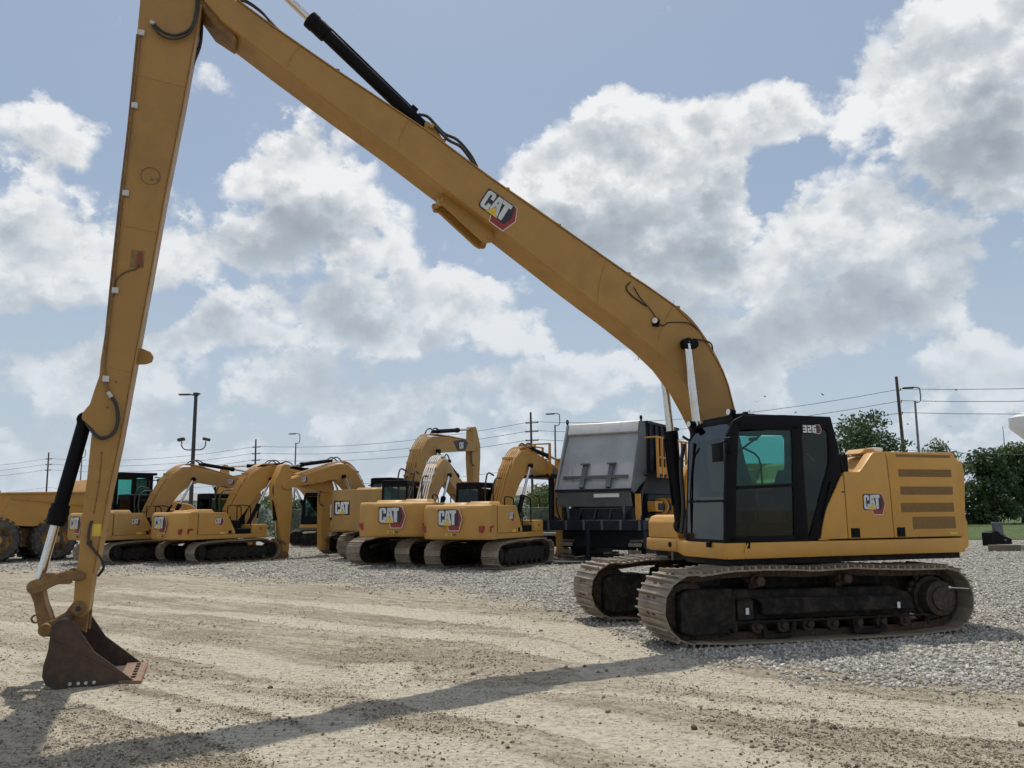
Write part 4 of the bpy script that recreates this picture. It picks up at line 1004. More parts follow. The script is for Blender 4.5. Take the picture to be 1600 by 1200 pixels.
# stick cylinder on top of the boom
a0 = Vector((5.04, 0, 6.90)); a1 = Vector((8.10, 0, 9.42)); d = (a1 - a0).normalized(); gl = a0 + d * 2.10
g = MB(); g.cyl(a0 + d * .1, gl, .088, seg=20); g.cyl(gl - d * .26, gl + d * .02, .112, seg=20); g.cyl(gl - d * .06, gl + d * .04, .12, seg=20); g.cyl(a0 - Vector((0, .1, 0)), a0 + Vector((0, .1, 0)), .10)
nrm = Vector((-d.z, 0, d.x)); g.tube([a0 + d * .35 + nrm * .10, gl - d * .1 + nrm * .12], .016, sub=1); g.box(-.05, .05, -.05, .05, .06, .13, 0, Matrix.Translation(a0 + d * .35) @ Matrix.Rotation(-math.atan2(d.z, d.x), 4, 'Y'))
sc = g.build('stick_cylinder', 'black', ex, bevel=.006)
g = MB(); g.cyl(gl, a1, .055, seg=20); g.build('rod', 'chrome', sc)

# --- stick
SWD = .20
sleft = [(8.70, 8.55), (8.754, 7.972), (8.789, 6.619), (8.847, 5.5), (8.903, 3.819), (8.934, 3.441), (8.937, 3.262), (8.98, 3.09), (9.016, 2.93), (9.085, 2.83), (9.09, 2.76), (9.03, 2.71), (8.975, 2.66), (8.993, 2.095), (9.021, 1.612), (9.029, 1.214), (9.045, 1.055), (9.045, .752), (9.075, .66), (9.02, .575), (8.94, .57), (8.89, .64)]
sright = [(8.886, .746), (8.86, 1.049), (8.833, 1.258), (8.761, 1.93), (8.676, 2.533), (8.576, 3.43), (8.458, 4.469), (8.342, 5.54), (8.205, 6.632), (8.09, 7.65), (8.05, 8.05), (8.02, 8.45), (7.98, 8.9), (7.98, 9.35), (8.06, 9.52), (8.18, 9.50), (8.45, 9.1)]
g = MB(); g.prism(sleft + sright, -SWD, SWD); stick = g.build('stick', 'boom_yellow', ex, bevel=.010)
g = MB()
for (x0, z0), (x1, z1) in zip(sright[1:10], sright[2:11]): g.bar((x0 - .006, 0, z0), (x1 - .006, 0, z1), 2 * SWD + .04, .014, up=(1, 0, 0))
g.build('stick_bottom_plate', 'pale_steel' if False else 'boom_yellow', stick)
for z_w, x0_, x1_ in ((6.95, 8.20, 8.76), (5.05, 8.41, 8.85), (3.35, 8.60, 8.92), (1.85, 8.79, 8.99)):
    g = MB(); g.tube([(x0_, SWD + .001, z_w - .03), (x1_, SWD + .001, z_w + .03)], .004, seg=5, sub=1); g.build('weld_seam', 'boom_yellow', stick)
g = MB(); g.prism([(8.56, 3.66), (8.42, 3.60), (8.385, 3.545), (8.40, 3.485), (8.46, 3.455), (8.60, 3.44)], -.03, .03); g.build('lifting_eye', 'boom_yellow', stick, bevel=.008)
g = MB(); g.tube([(8.73, SWD + .02, 7.50), (8.743, SWD + .02, 7.115), (8.777, SWD + .02, 6.284), (8.815, SWD + .02, 5.393), (8.854, SWD + .02, 4.297), (8.887, SWD + .02, 3.46), (8.875, SWD + .02, 3.25), (8.82, SWD + .025, 3.05)], .014); g.build('hydraulic_pipe', 'lug', stick); g = MB(); g.tube([(8.765, SWD + .02, 7.50), (8.80, SWD + .02, 6.284), (8.84, SWD + .02, 5.393), (8.88, SWD + .02, 4.297), (8.90, SWD + .02, 3.6)], .010)
g.build('hydraulic_pipe', 'lug', stick)
for x_, z_h in ((8.715, 7.528), (8.740, 6.577), (8.778, 5.462), (8.825, 4.27), (8.862, 3.225)):
    g = MB(); g.box(x_ - .035, x_ + .035, SWD, SWD + .045, z_h - .035, z_h + .035); g.build('pipe_clamp', 'pale_steel', stick, bevel=.006)
g = MB(); g.tube([(8.583, .24, 7.67), (8.469, .25, 7.573), (8.321, .25, 7.56), (8.163, .25, 7.677), (8.106, .24, 7.905), (8.10, .23, 8.35)], .018); g.build('stick_hose', 'rubber', stick); g = MB(); g.tube([(8.60, .24, 7.65), (8.487, .26, 7.521), (8.369, .26, 7.494), (8.246, .26, 7.543), (8.14, .26, 7.667), (8.085, .24, 7.946), (8.07, .23, 8.35)], .014)
g.tube([(8.62, .235, 7.69), (8.57, .245, 7.665)], .022, mi=1, sub=1); g.build('stick_hose', ['rubber', 'pale_steel'], stick); g = MB(); g.tube([(8.06, -.1, 8.35), (8.04, -.1, 7.75), (8.12, -.1, 7.4)], .022); g.build('stick_hose', 'rubber', stick)
g = MB(); g.tube([(8.80, .235, 3.03), (8.74, .25, 2.929), (8.71, .255, 2.761), (8.742, .25, 2.614), (8.837, .25, 2.547), (8.923, .25, 2.566), (9.01, .15, 2.68), (9.06, .05, 2.74)], .021); g.tube([(8.83, .23, 3.07), (8.79, .24, 3.01)], .024, mi=1, sub=1); g.build('bucket_cylinder_hose', ['rubber', 'pale_steel'], stick)
g = MB(); g.tube([(8.915, .215, 1.62), (8.935, .23, 1.507), (8.928, .23, 1.381), (8.85, .23, 1.27), (8.80, .18, 1.20), (8.775, .1, 1.10), (8.84, -.05, 1.0)], .015); g.box(8.90, 8.95, SWD, SWD + .03, 1.36, 1.40); g.build('grease_line', 'rubber', stick)
g = MB(); g.prism([(8.683, 4.781), (8.536, 4.78), (8.54, 4.576), (8.685, 4.57)], SWD, SWD + .006, 0); g.box(8.57, 8.60, SWD + .006, SWD + .03, 4.60, 4.76, 1); g.tube([(8.59, SWD + .015, 4.60), (8.62, SWD + .01, 4.55), (8.703, SWD + .01, 4.52), (8.782, SWD + .01, 4.459), (8.825, SWD + .01, 4.378), (8.84, SWD + .01, 4.2)], .010, mi=2, seg=5, sub=3); g.build('valve_plate', ['lug', 'red', 'rubber'], stick, bevel=.003)
g = MB(); g.box(8.812, 8.905, SWD, SWD + .003, 1.45, 1.585); g.build('warning_sticker', 'decal_yellow', stick, smooth_ang=0)
g = MB(); g.ring((8.52, SWD + .003, 5.72), (0, 1, 0), .10, .112, .006, seg=28); g.cyl((8.50, SWD, 5.68), (8.50, SWD + .008, 5.68), .02); g.cyl((8.44, SWD, 5.69), (8.44, SWD + .008, 5.69), .016); g.build('weld_boss', 'lug', stick)
g = MB()
for x_, z_h in ((8.83, 2.9), (8.86, 2.38), (8.87, 2.05), (8.90, 1.72), (8.76, 3.2), (8.72, 2.75)): g.cyl((x_, SWD, z_h), (x_, SWD + .008, z_h), .014, seg=10)
g.tube([(8.86, SWD + .004, 2.36), (8.865, SWD + .004, 2.05), (8.90, SWD + .004, 1.70)], .005, seg=5); g.build('stick_fittings', 'lug', stick)
# bucket cylinder and linkage
p0 = Vector((9.075, 0, 2.77)); p1 = Vector((9.435, 0, .918)); d = (p1 - p0).normalized(); mid_ = p0 + d * 1.22
g = MB(); g.cyl(p0 + d * .02, mid_, .078, seg=20); g.cyl(mid_ - d * .24, mid_, .10, seg=20); g.cyl(mid_ - d * .18, mid_ - d * .04, .108, seg=20); g.cyl(p0 - Vector((0, .07, 0)), p0 + Vector((0, .07, 0)), .085)
bcy = g.build('bucket_cylinder', 'black', ex, bevel=.006)
g = MB(); g.cyl(mid_, p1, .048, seg=20); g.build('rod', 'chrome', bcy)
g = MB()
for y in (.19, -.19):
    g.prism([(9.50, .93), (9.47, .985), (9.40, .99), (9.12, 1.09), (8.99, 1.07), (8.94, 1.02), (8.98, .965), (9.12, .98), (9.38, .855), (9.44, .845), (9.49, .88)], y * 1.25 - .02, y * 1.25 + .02)
g.box(9.08, 9.36, .14, .25, .94, 1.06); g.cyl((8.985, -.27, 1.019), (8.985, .27, 1.019), .045); il = g.build('idler_link', 'lug', ex, bevel=.008)
g = MB(); g.prism([(9.50, .95), (9.435, .995), (9.37, .95), (9.365, .88), (9.34, .75), (9.25, .53), (9.235, .43), (9.28, .385), (9.35, .40), (9.385, .50), (9.44, .74), (9.495, .87)], -.15, .15)
g.cyl((9.435, -.24, .918), (9.435, .24, .918), .075); g.cyl((9.435, -.25, .918), (9.435, .25, .918), .04, mi=1); g.cyl((9.30, -.25, .46), (9.30, .25, .46), .07); g.ring((9.43, .02, .56), (0, 1, 0), .03, .05, .03); g.build('bucket_link', ['lug', 'link'], ex, bevel=.012)
# bucket: two side plates, curved shell, lip, ears
HW = .60
sidep = [(9.19, .545), (9.12, .595), (9.045, .605), (8.98, .565), (8.937, .51), (8.77, .259), (8.583, .11), (8.407, -.035), (8.315, -.098), (8.6, -.10), (9.12, -.10), (9.20, -.06), (9.245, .03), (9.24, .14), (9.205, .30)]
bk = MB()
for s0, s1 in ((HW - .022, HW), (-HW, -HW + .022)): bk.prism(sidep, s0, s1)
shell = [(9.04, .60), (9.12, .59), (9.18, .54), (9.20, .32), (9.235, .14), (9.24, .03), (9.195, -.055), (9.12, -.095), (8.9, -.098), (8.45, -.098)]
for (x0, z0), (x1, z1) in zip(shell, shell[1:]):
    ln = math.hypot(x1 - x0, z1 - z0); nx_, nz_ = -(z1 - z0) / ln * .02, (x1 - x0) / ln * .02
    bk.prism([(x0, z0), (x1, z1), (x1 - nx_, z1 - nz_), (x0 - nx_, z0 - nz_)], -HW + .02, HW - .02)
bko = bk.build('bucket', 'bucket', ex, bevel=.006)
g = MB()
for y in (.16, -.16):
    g.prism([(9.36, .50), (9.33, .385), (9.24, .38), (9.21, .50), (9.02, .46), (8.90, .40), (8.89, .60), (8.90, .70), (8.94, .755), (9.0, .765), (9.05, .74), (9.13, .62), (9.25, .55), (9.32, .535)], y - .028, y + .028)
g.cyl((8.99, -.235, .675), (8.99, .235, .675), .078, seg=20); g.cyl((8.99, -.245, .675), (8.99, .245, .675), .036, mi=1); g.build('bucket_ears', ['lug', 'link'], bko, bevel=.008)
g = MB(); g.prism([(8.52, -.10), (8.30, -.098), (8.285, -.085), (8.30, -.065), (8.52, -.055)], -HW - .005, HW + .005); g.build('cutting_edge', 'rust', bko, bevel=.004)
for yy in (-.42, -.25, -.08, .09, .26, .43):
    g = MB(); g.cyl((8.385, yy, -.068), (8.385, yy, -.045), .024, seg=10); g.build('edge_bolt', 'link', bko)
g = MB(); g.bar((9.19, HW + .004, .40), (8.55, HW + .004, .02), .012, .022); g.bar((8.90, HW + .003, .215), (9.19, HW + .003, .135), .008, .012); g.build('side_weld', 'bucket', bko)
for bx in (8.979, 8.901, 8.829, 8.751):
    g = MB(); g.cyl((bx, HW, -.055), (bx, HW + .012, -.055), .018, seg=10); g.build('side_bolt', 'pale_steel', bko, bevel=.003)

# ------------------------------------------------------------------ parked excavators behind
def rot2(poly, c, ang):
    ca, sa = math.cos(ang), math.sin(ang)
    return [(c[0] + (x - c[0]) * ca - (z - c[1]) * sa, c[1] + (x - c[0]) * sa + (z - c[1]) * ca) for x, z in poly]

def parked_excavator(loc, heading, scale, label, track_turn=0.0, boom_rot=0.0, stick_rot=0.0, old=False, rail=True, paint='fleet_yellow', hood_logo=True, gauge=2.2, shoe=.62, coupler=True, pipes='yellow_pipes', boom_logo=True, fat=1.0):
    r_ = empty('parked_excavator', (loc[0], loc[1], 0), R(90 - heading), scale)
    tag(r_, label, 'excavator', 'excavators parked in a row')
    tr = R(track_turn)
    lp, pl = sample_loop(track_path((1.72, .45), (-1.72, .45), .38, .38), 46)
    pt = pl / 46
    for yc in (gauge / 2, -gauge / 2):
        g = MB()
        for (px, pz), an in lp:
            M = Matrix.Translation((px, yc, pz)) @ Matrix.Rotation(-an, 4, 'Y')
            g.box(-pt * .49, pt * .46, -shoe / 2, shoe / 2, -.018, .012, 0, M)
            g.box(-pt * .5, -pt * .38, -shoe / 2, shoe / 2, -.05, -.01, 0, M); g.box(-.01, .012, -shoe / 2, shoe / 2, -.036, -.01, 0, M)
            g.box(-pt * .5, pt * .5, -.13, .13, .012, .10, 1, M)
        g.build('track', ['shoe', 'link'], r_, smooth_ang=0, rotz=tr)
        g = MB(); g.prism([(1.5, .2), (1.5, .64), (.9, .68), (-1.0, .66), (-1.4, .5), (-1.4, .2)], yc - .19, yc + .19)
        for k in range(7): g.cyl((1.2 - k * .4, yc - .24, .19), (1.2 - k * .4, yc + .24, .19), .085, seg=10)
        for s_ in (1.72, -1.72): g.cyl((s_, yc - .16, .45), (s_, yc + .16, .45), .29, seg=18); g.cyl((s_, yc - .24, .45), (s_, yc + .24, .45), .16, seg=14)
        g.build('track_frame', 'frame_black', r_, bevel=.012, rotz=tr)
    g = MB(); g.box(-.7, .7, -1.0, 1.0, .45, .78); g.cyl((0, 0, .75), (0, 0, 1.0), .62, seg=24); g.build('car_body', 'frame_black', r_, bevel=.02, rotz=tr)
    HWD = 1.27
    g = MB(); g.plan([(1.55, HWD - .02), (1.55, .35), (.7, .3), (.7, -.3), (1.52, -.35), (1.52, -HWD), (-2.0, -HWD), (-2.0, HWD)], .99, 1.17); g.build('upper_frame', paint, r_, bevel=.02)
    # counterweight
    if old:
        g = MB(); g.plan([(-2.0, HWD), (-2.62, HWD), (-2.85, HWD - .35), (-2.90, 0), (-2.85, -HWD + .35), (-2.62, -HWD), (-2.0, -HWD)], 1.0, 2.40)
    else:
        g = MB(); n = 15; rows = [(.985, -.03), (1.03, .02), (1.20, .04), (1.96, .035), (2.06, -.02), (2.10, -.09)]
        vs, fs = [], []
        for z_h, k in rows:
            for i in range(13):
                y = HWD * (1 - 2 * i / 12); vs.append((-2.30 - .42 * (1 - (abs(y) / HWD) ** 4) - k, y, z_h))
            vs += [(-1.9, -HWD, z_h), (-1.9, HWD, z_h)]
        for j in range(len(rows) - 1):
            for i in range(n): fs.append((j * n + i, j * n + (i + 1) % n, (j + 1) * n + (i + 1) % n, (j + 1) * n + i))
        fs += [tuple(range(n)), tuple(range((len(rows) - 1) * n, len(rows) * n))]; g.add(vs, fs)
    cw_ = g.build('counterweight', paint, r_, bevel=.02, bseg=2, smooth_ang=45)
    xr = -2.90 if old else -2.765
    if old:
        logo(cw_, (-2.868, .95, 1.42), (-.02, -1, 0), (0, 0, 1), .58, True)
        g = MB(); g.box(-2.70, -2.66, HWD - .02, HWD + .01, 1.45, 1.9); g.build('side_marker', 'white', cw_)
    else:
        logo(cw_, (xr - .045, .42, 1.28), (0, -1, 0), (0, 0, 1), .66)
        for yy in (1.08, -1.05):
            g = MB(); x_ = -2.30 - .42 * (1 - (abs(yy) / HWD) ** 4) - .045
            g.prism_x([(yy - .12, 1.42), (yy + .12, 1.42), (yy + .05, 1.22), (yy - .05, 1.20)], x_ - .03, x_ + .05); g.build('rear_reflector', 'reflector', cw_)
        g = MB(); g.box(xr - .045, xr + .01, -.12, .13, 1.105, 1.185, 0); g.box(xr - .046, xr + .01, -.22, -.15, 1.13, 1.165, 1); g.box(xr - .047, xr, -.07, .08, 1.13, 1.16, 1); g.build('name_plate', ['decal_yellow', 'decal_black'], cw_, smooth_ang=0)
    # engine hood and its side bodies
    zt = 2.40 if old else 2.08
    g = MB(); g.prism([(-1.895, 1.18), (-1.895, zt), (-.5, zt), (-.42, zt - .1), (-.42, 1.18)], -.42, HWD - .01); g.build('left_body', paint, r_, bevel=.03, bseg=2)
    g = MB(); g.prism([(-1.895, 1.18), (-1.895, zt), (-.62, zt), (-.5, zt - .08), (-.12, 1.30), (-.1, 1.18)], -HWD + .005, -.43)
    rb = g.build('right_body', paint, r_, bevel=.03, bseg=2)
    if hood_logo and not old:
        logo(rb, (-1.12, -HWD + .002, 1.55), (1, 0, 0), (0, 0, 1), .30)
        g = MB(); g.box(-.86, -.62, -HWD - .001, -HWD + .02, 1.19, 1.28, 0); g.box(-.44, -.30, -HWD - .002, -HWD + .02, 1.20, 1.33, 1); g.build('service_plate', ['decal_yellow', 'black'], rb, smooth_ang=0)
        g = MB(); g.box(-1.9, -1.88, -HWD - .001, -HWD + .03, 1.2, 2.04); g.build('panel_gap', 'black', rb, smooth_ang=0)
        g = MB(); g.prism([(-2.35, 1.42), (-2.10, 1.44), (-2.12, 1.37), (-2.27, 1.36), (-2.29, 1.22), (-2.36, 1.22)], -HWD - .003, -HWD + .06); g.build('side_reflector', 'reflector', cw_)
    g = MB()
    for x0, x1, y0, y1, dz in ((-1.75, -.9, -.9, -.05, .13), (-1.75, -.85, .0, .95, .10)):
        g.add([(x0, y0, zt), (x1, y0, zt), (x1, y1, zt), (x0, y1, zt), (x0 + .12, y0 + .05, zt + dz), (x1 - .1, y0 + .05, zt + dz), (x1 - .1, y1 - .05, zt + dz), (x0 + .12, y1 - .05, zt + dz)], [(3, 2, 1, 0), (4, 5, 6, 7), (0, 1, 5, 4), (1, 2, 6, 5), (2, 3, 7, 6), (3, 0, 4, 7)])
    g.build('hood_covers', paint, r_, bevel=.015)
    # tool box and steps in front on the right
    g = MB(); g.box(.72, 1.50, -HWD + .01, -.45, 1.18, 1.56); tb_ = g.build('tool_box', paint, r_, bevel=.03, bseg=2)
    g = MB(); g.ring((1.15, -HWD + .008, 1.38), (0, 1, 0), .03, .05, .012, seg=12); g.build('filler_cap', 'black', tb_)
    g = MB(); g.box(-.08, .70, -HWD + .06, -.40, 1.175, 1.40); g.box(.0, .3, -1.0, -.5, 1.4, 1.75); g.box(-.1, .25, -.41, -.30, 1.2, 1.9); g.build('control_valves', 'black', r_, bevel=.02)
    if rail:
        for yy in (-HWD + .08, -.52):
            g = MB(); g.tube([(.02, yy, 1.35), (-.02, yy, 2.25), (.10, yy, 2.38), (.55, yy, 2.34), (.66, yy, 2.2), (.68, yy, 1.5)], .022, seg=6, sub=3); g.build('grab_rail', 'black', r_)
    # cab
    c0, c1 = .30, 1.25
    ca = MB()
    for y0, y1 in ((c0, c0 + .06), (c1 - .06, c1)):
        ca.prism([(1.50, 1.19), (1.46, 1.9), (1.36, 2.70), (1.24, 2.86), (1.12, 2.82), (1.28, 2.6), (1.34, 1.9), (1.36, 1.19)], y0, y1)
        ca.box(-.38, 1.3, y0, y1, 2.70, 2.88); ca.box(-.38, -.24, y0, y1, 1.19, 2.72); ca.box(.52, .62, y0, y1, 1.19, 2.72); ca.box(-.35, 1.4, y0, y1, 1.19, 1.62)
    ca.box(-.37, 1.22, c0 + .05, c1 - .05, 2.83, 2.90); ca.box(-.37, -.30, c0 + .05, c1 - .05, 1.19, 2.05); ca.box(-.37, -.30, c0 + .05, c1 - .05, 2.66, 2.84)
    cb = ca.build('cab', 'black', r_, bevel=.018)
    for nm, poly, y in (('left_window', [(1.3, 1.62), (1.28, 2.62), (-.24, 2.7), (-.24, 1.62)], c1 - .03), ('right_window', [(1.3, 1.62), (1.28, 2.62), (-.24, 2.7), (-.24, 1.62)], c0 + .03)):
        g = MB(); g.prism(poly, y - .004, y + .004); g.build(nm, 'fleet_glass', cb, smooth_ang=0)
    g = MB(); g.box(-.34, -.33, c0 + .06, c1 - .06, 2.05, 2.66); g.build('rear_window', 'fleet_glass', cb, smooth_ang=0)
    g = MB(); g.add([(1.44, c0 + .06, 1.3), (1.44, c1 - .06, 1.3), (1.37, c1 - .06, 2.6), (1.37, c0 + .06, 2.6)], [(0, 1, 2, 3)]); g.build('windscreen', 'fleet_glass', cb, smooth_ang=0)
    g = MB(); g.box(.2, .65, .55, 1.05, 1.5, 1.65); g.prism([(.3, 1.6), (.12, 1.62), (.0, 2.25), (.1, 2.27)], .57, 1.03); g.build('operator_seat', 'seat', cb, bevel=.03)
    # boom, stick, cylinders
    f0 = (.25, 1.70); tb0 = (5.55, 3.98)
    bt = [(.08, 1.85), (.55, 3.15), (1.0, 3.92), (1.5, 4.34), (2.0, 4.45), (3.2, 4.40), (5.3, 4.22), (5.62, 4.10), (5.66, 3.92), (5.5, 3.82), (5.1, 3.84), (2.5, 3.80), (2.0, 3.60), (1.5, 3.08), (.88, 2.05), (.5, 1.52), (.15, 1.5)]
    br = R(boom_rot); bt2 = rot2(bt, f0, br); tip = rot2([tb0], f0, br)[0]
    g = MB(); g.prism(bt2, -.24, .24); bo = g.build('boom', paint, r_, bevel=.012)
    if boom_logo:
        for sgn in (-1,) if heading > -60 else (-1, 1):
            q = rot2([(3.9, 3.92) if sgn < 0 else (4.6, 3.92)], f0, br)[0]
            u = Vector((math.cos(br), 0, math.sin(br))) * (1 if sgn < 0 else -1); v = Vector((-math.sin(br), 0, math.cos(br)))
            if old:
                mp = plane_map((q[0] - .35, sgn * .243, q[1] - .1), u, v, 1); gg = MB()
                flat(gg, mp, [(-.1, .42), (.95, .50), (1.15, .32), (.85, .02), (.22, .02)], 0, 0); gg.build('logo_plate', 'decal_black', bo, smooth_ang=0)
                logo(bo, (q[0] + .02, sgn * .246, q[1] - .06), u, v, .36, True)
            else:
                logo(bo, (q[0], sgn * .243, q[1]), u, v, .30)
    pm = paint if pipes == 'yellow_pipes' else 'white'
    for yy in (-.17, -.09, .0, .09, .17):
        g = MB(); P = rot2([(.12, 2.15), (.50, 3.25), (.95, 4.02), (1.48, 4.45), (2.0, 4.54), (3.2, 4.47), (4.6, 4.34)], f0, br); g.tube([(x, yy, z) for x, z in P], .022, seg=6); g.build('hydraulic_pipe', pm, bo)
    for dz in (.0, .5, 1.0):
        P = rot2([(.42 + dz * .45, 2.95 + dz * .95)], f0, br)[0]; g = MB(); g.box(P[0] - .05, P[0] + .03, -.22, .22, P[1] - .01, P[1] + .06); g.build('pipe_clamp', pm, bo)
    for k, yy in enumerate((-.15, .12)):
        g = MB(); P = rot2([(1.8, 4.50), (2.0, 4.72), (2.25, 4.78), (2.5, 4.70)], f0, br); g.tube([(x, yy, z) for x, z in P], .028, seg=6); g.build('boom_hose', 'rubber', bo); g = MB()
        P = [(-.15, 1.9), (-.22, 2.6), (-.05, 3.0 + .2 * k), (.4, 3.05 + .1 * k)]; g.tube([(x, yy * 1.2, z) for x, z in P], .03, seg=6); g.build('boom_hose', 'rubber', bo)
    piv = rot2([(2.0, 3.86)], f0, br)[0]
    for sy in (1, -1):
        e0, e1 = Vector((1.05, .36 * sy, 1.35)), Vector((piv[0], .36 * sy, piv[1])); d = (e1 - e0).normalized(); md = e0 + d * 1.25
        g = MB(); g.cyl(e0, md, .085, seg=12); g.cyl(md - d * .12, md, .10, seg=12); bc = g.build('boom_cylinder', 'black', r_)
        g = MB(); g.cyl(md, e1, .05, seg=12); g.build('rod', 'chrome', bc); g = MB(); g.cyl(e1 - Vector((0, .09, 0)), e1 + Vector((0, .05, 0)), .09, seg=12); g.build('rod_eye', 'black', bc)
    sr = br + R(stick_rot)
    sp = [(5.30, 4.86), (5.46, 4.90), (5.60, 4.86), (5.93, 4.10), (5.92, 3.6), (5.72, 2.2), (5.62, 1.15), (5.52, 1.08), (5.38, 1.15), (5.28, 2.2), (5.18, 3.5), (5.22, 4.2)]
    sp = [(tb0[0] + (x - tb0[0]) * fat, z) for x, z in sp]
    sp2 = [(tip[0] + (x - tb0[0]) * math.cos(sr) - (z - tb0[1]) * math.sin(sr), tip[1] + (x - tb0[0]) * math.sin(sr) + (z - tb0[1]) * math.cos(sr)) for x, z in sp]
    def st(x, z): return (tip[0] + (x - tb0[0]) * math.cos(sr) - (z - tb0[1]) * math.sin(sr), tip[1] + (x - tb0[0]) * math.sin(sr) + (z - tb0[1]) * math.cos(sr))
    g = MB(); g.prism(sp2, -.17, .17); g.cyl((tip[0], -.27, tip[1]), (tip[0], .27, tip[1]), .12, seg=14); sk = g.build('stick', paint, r_, bevel=.012)
    a0 = rot2([(2.55, 4.66)], f0, br)[0]; a1 = st(5.45, 4.78); a0 = Vector((a0[0], 0, a0[1])); a1 = Vector((a1[0], 0, a1[1])); d = (a1 - a0).normalized(); md = a0 + d * 1.75
    g = MB(); g.cyl(a0, md, .085, seg=12); g.cyl(md - d * .15, md, .105, seg=12); g.cyl(a0 - Vector((0, .2, 0)), a0 + Vector((0, .2, 0)), .07, seg=10); sc_ = g.build('stick_cylinder', 'black', r_)
    g = MB(); g.cyl(md, a1, .048, seg=12); g.build('rod', 'chrome', sc_)
    b0 = st(5.98, 3.75); b1 = st(5.85, 1.75); b0 = Vector((b0[0], 0, b0[1])); b1 = Vector((b1[0], 0, b1[1])); d = (b1 - b0).normalized(); md = b0 + d * 1.2
    g = MB(); g.cyl(b0, md, .075, seg=12); g.cyl(md - d * .12, md, .09, seg=12); bcy_ = g.build('bucket_cylinder', 'black', r_)
    g = MB(); g.cyl(md, b1, .045, seg=12); g.build('rod', 'chrome', bcy_)
    g = MB(); P = [st(5.62, 4.5), st(5.98, 4.2), st(6.1, 3.8), st(5.95, 3.4)]; g.tube([(x, .1, z) for x, z in P], .025, seg=6); g.build('stick_hose', 'rubber', sk); g = MB(); P = [st(5.15, 4.1), st(5.0, 3.7), st(5.05, 3.3), st(5.3, 3.2)]; g.tube([(x, -.2, z) for x, z in P], .025, seg=6); g.build('stick_hose', 'rubber', sk)
    g = MB(); l0, l1, l2 = st(5.85, 1.75), st(5.50, 1.55), st(5.86, 1.15)
    for sy in (-.21, .21): g.bar((l0[0], sy, l0[1]), (l1[0], sy, l1[1]), .03, .11)
    g.bar((l0[0], 0, l0[1]), (l2[0], 0, l2[1]), .2, .12); g.cyl((l0[0], -.25, l0[1]), (l0[0], .25, l0[1]), .06, seg=10)
    q = [st(5.38, 1.2), st(5.62, 1.28), st(5.92, 1.22), st(5.95, .98), st(5.75, .85), st(5.62, .72), st(5.40, .80), st(5.30, 1.0)]
    if coupler: g.prism(q, -.19, .19)
    g.build('bucket_linkage', 'lug', sk, bevel=.012)
    return r_

parked_excavator((-.66, 26.7), 28, .89, 'yellow excavator with a rear badge, nearest of the parked row, beside the grey screening plant', boom_rot=-9, stick_rot=8)
parked_excavator((-3.15, 28.5), 12, .94, 'yellow excavator seen squarely from behind, second from the grey screening plant', track_turn=-22, boom_rot=-19, stick_rot=14, pipes='white', paint='fleet_yellow')
parked_excavator((-4.2, 32.8), 26, 1.03, 'older boxy excavator with a square black and white badge and the highest raised boom', boom_rot=4, stick_rot=-2, old=True, rail=False, paint='dusty_yellow')
parked_excavator((-10.4, 30.4), 37, .82, 'yellow excavator with two badges and boom passing behind the upright brown stick', boom_rot=-9, stick_rot=6, coupler=False)
parked_excavator((-13.35, 30.6), 36, .82, 'yellow excavator half hidden behind the long reach stick, beside the dump truck', boom_rot=-8, stick_rot=6, paint='dusty_yellow')
parked_excavator((-6.0, 36.2), -149, .88, 'yellow excavator pointing its boom forward whose stick stands upright in front of the green bushes', boom_rot=-10, stick_rot=7, rail=False, fat=1.4)
parked_excavator((-9.3, 43.5), -100, .92, 'farthest yellow excavator facing left, mostly hidden behind the parked row', boom_rot=-5, stick_rot=2, rail=False, boom_logo=False)

# ------------------------------------------------------------------ articulated dump truck
dt = empty('dump_truck', (-18.6, 32.0, 0), R(90 - 44), 1.0)
tag(dt, 'yellow articulated dump truck with big dusty tyres at the left edge', 'dump truck')
def wheel(par, x, y, r=.78, w=.6):
    g = MB(); sg = 1 if y > 0 else -1
    n = 28; prof = [(-w / 2, r * .58), (-w / 2, r * .88), (-w / 2 + .08, r * .97), (0, r), (w / 2 - .08, r * .97), (w / 2, r * .88), (w / 2, r * .58)]
    vs, fs = [], []
    for py, pr in prof:
        for i in range(n): a = 2 * math.pi * i / n; vs.append((x + pr * math.cos(a), y + py, r + pr * math.sin(a)))
    for j in range(len(prof) - 1):
        for i in range(n): fs.append((j * n + i, j * n + (i + 1) % n, (j + 1) * n + (i + 1) % n, (j + 1) * n + i))
    fs += [tuple(range(n)), tuple(range((len(prof) - 1) * n, len(prof) * n))]; g.add(vs, fs)
    for i in range(22):
        a = 2 * math.pi * i / 22
        for s_ in (-1, 1):
            M = Matrix.Translation((x, y, r)) @ Matrix.Rotation(a + s_ * .07, 4, 'Y'); g.box(r * .95, r * 1.035, min(s_ * .03, s_ * w * .5), max(s_ * .03, s_ * w * .5), -.05, .05, 0, M)
    wo_ = g.build('wheel', 'tyre', par, smooth_ang=30)
    g = MB(); g.ring((x, y + sg * w * .40, r), (0, 1, 0), r * .34, r * .6, w * .2, seg=24); g.cyl((x, y + sg * .1, r), (x, y + sg * w * .42, r), r * .36, seg=20); g.cyl((x, y + sg * w * .42, r), (x, y + sg * w * .52, r), r * .2, seg=14)
    g.build('rim', 'fleet_yellow', wo_, bevel=.01)
for x in (-.95, .95, 4.9):
    for y in (-1.15, 1.15): wheel(dt, x, y)
bed = MB()
side = [(-2.9, 2.05), (-2.9, 2.40), (2.0, 2.52), (2.35, 2.85), (2.55, 2.85), (2.45, 2.05), (1.9, 1.55), (.2, 1.25), (-1.3, 1.35)]
for y0, y1 in ((1.30, 1.40), (-1.40, -1.30)): bed.prism(side, y0, y1)
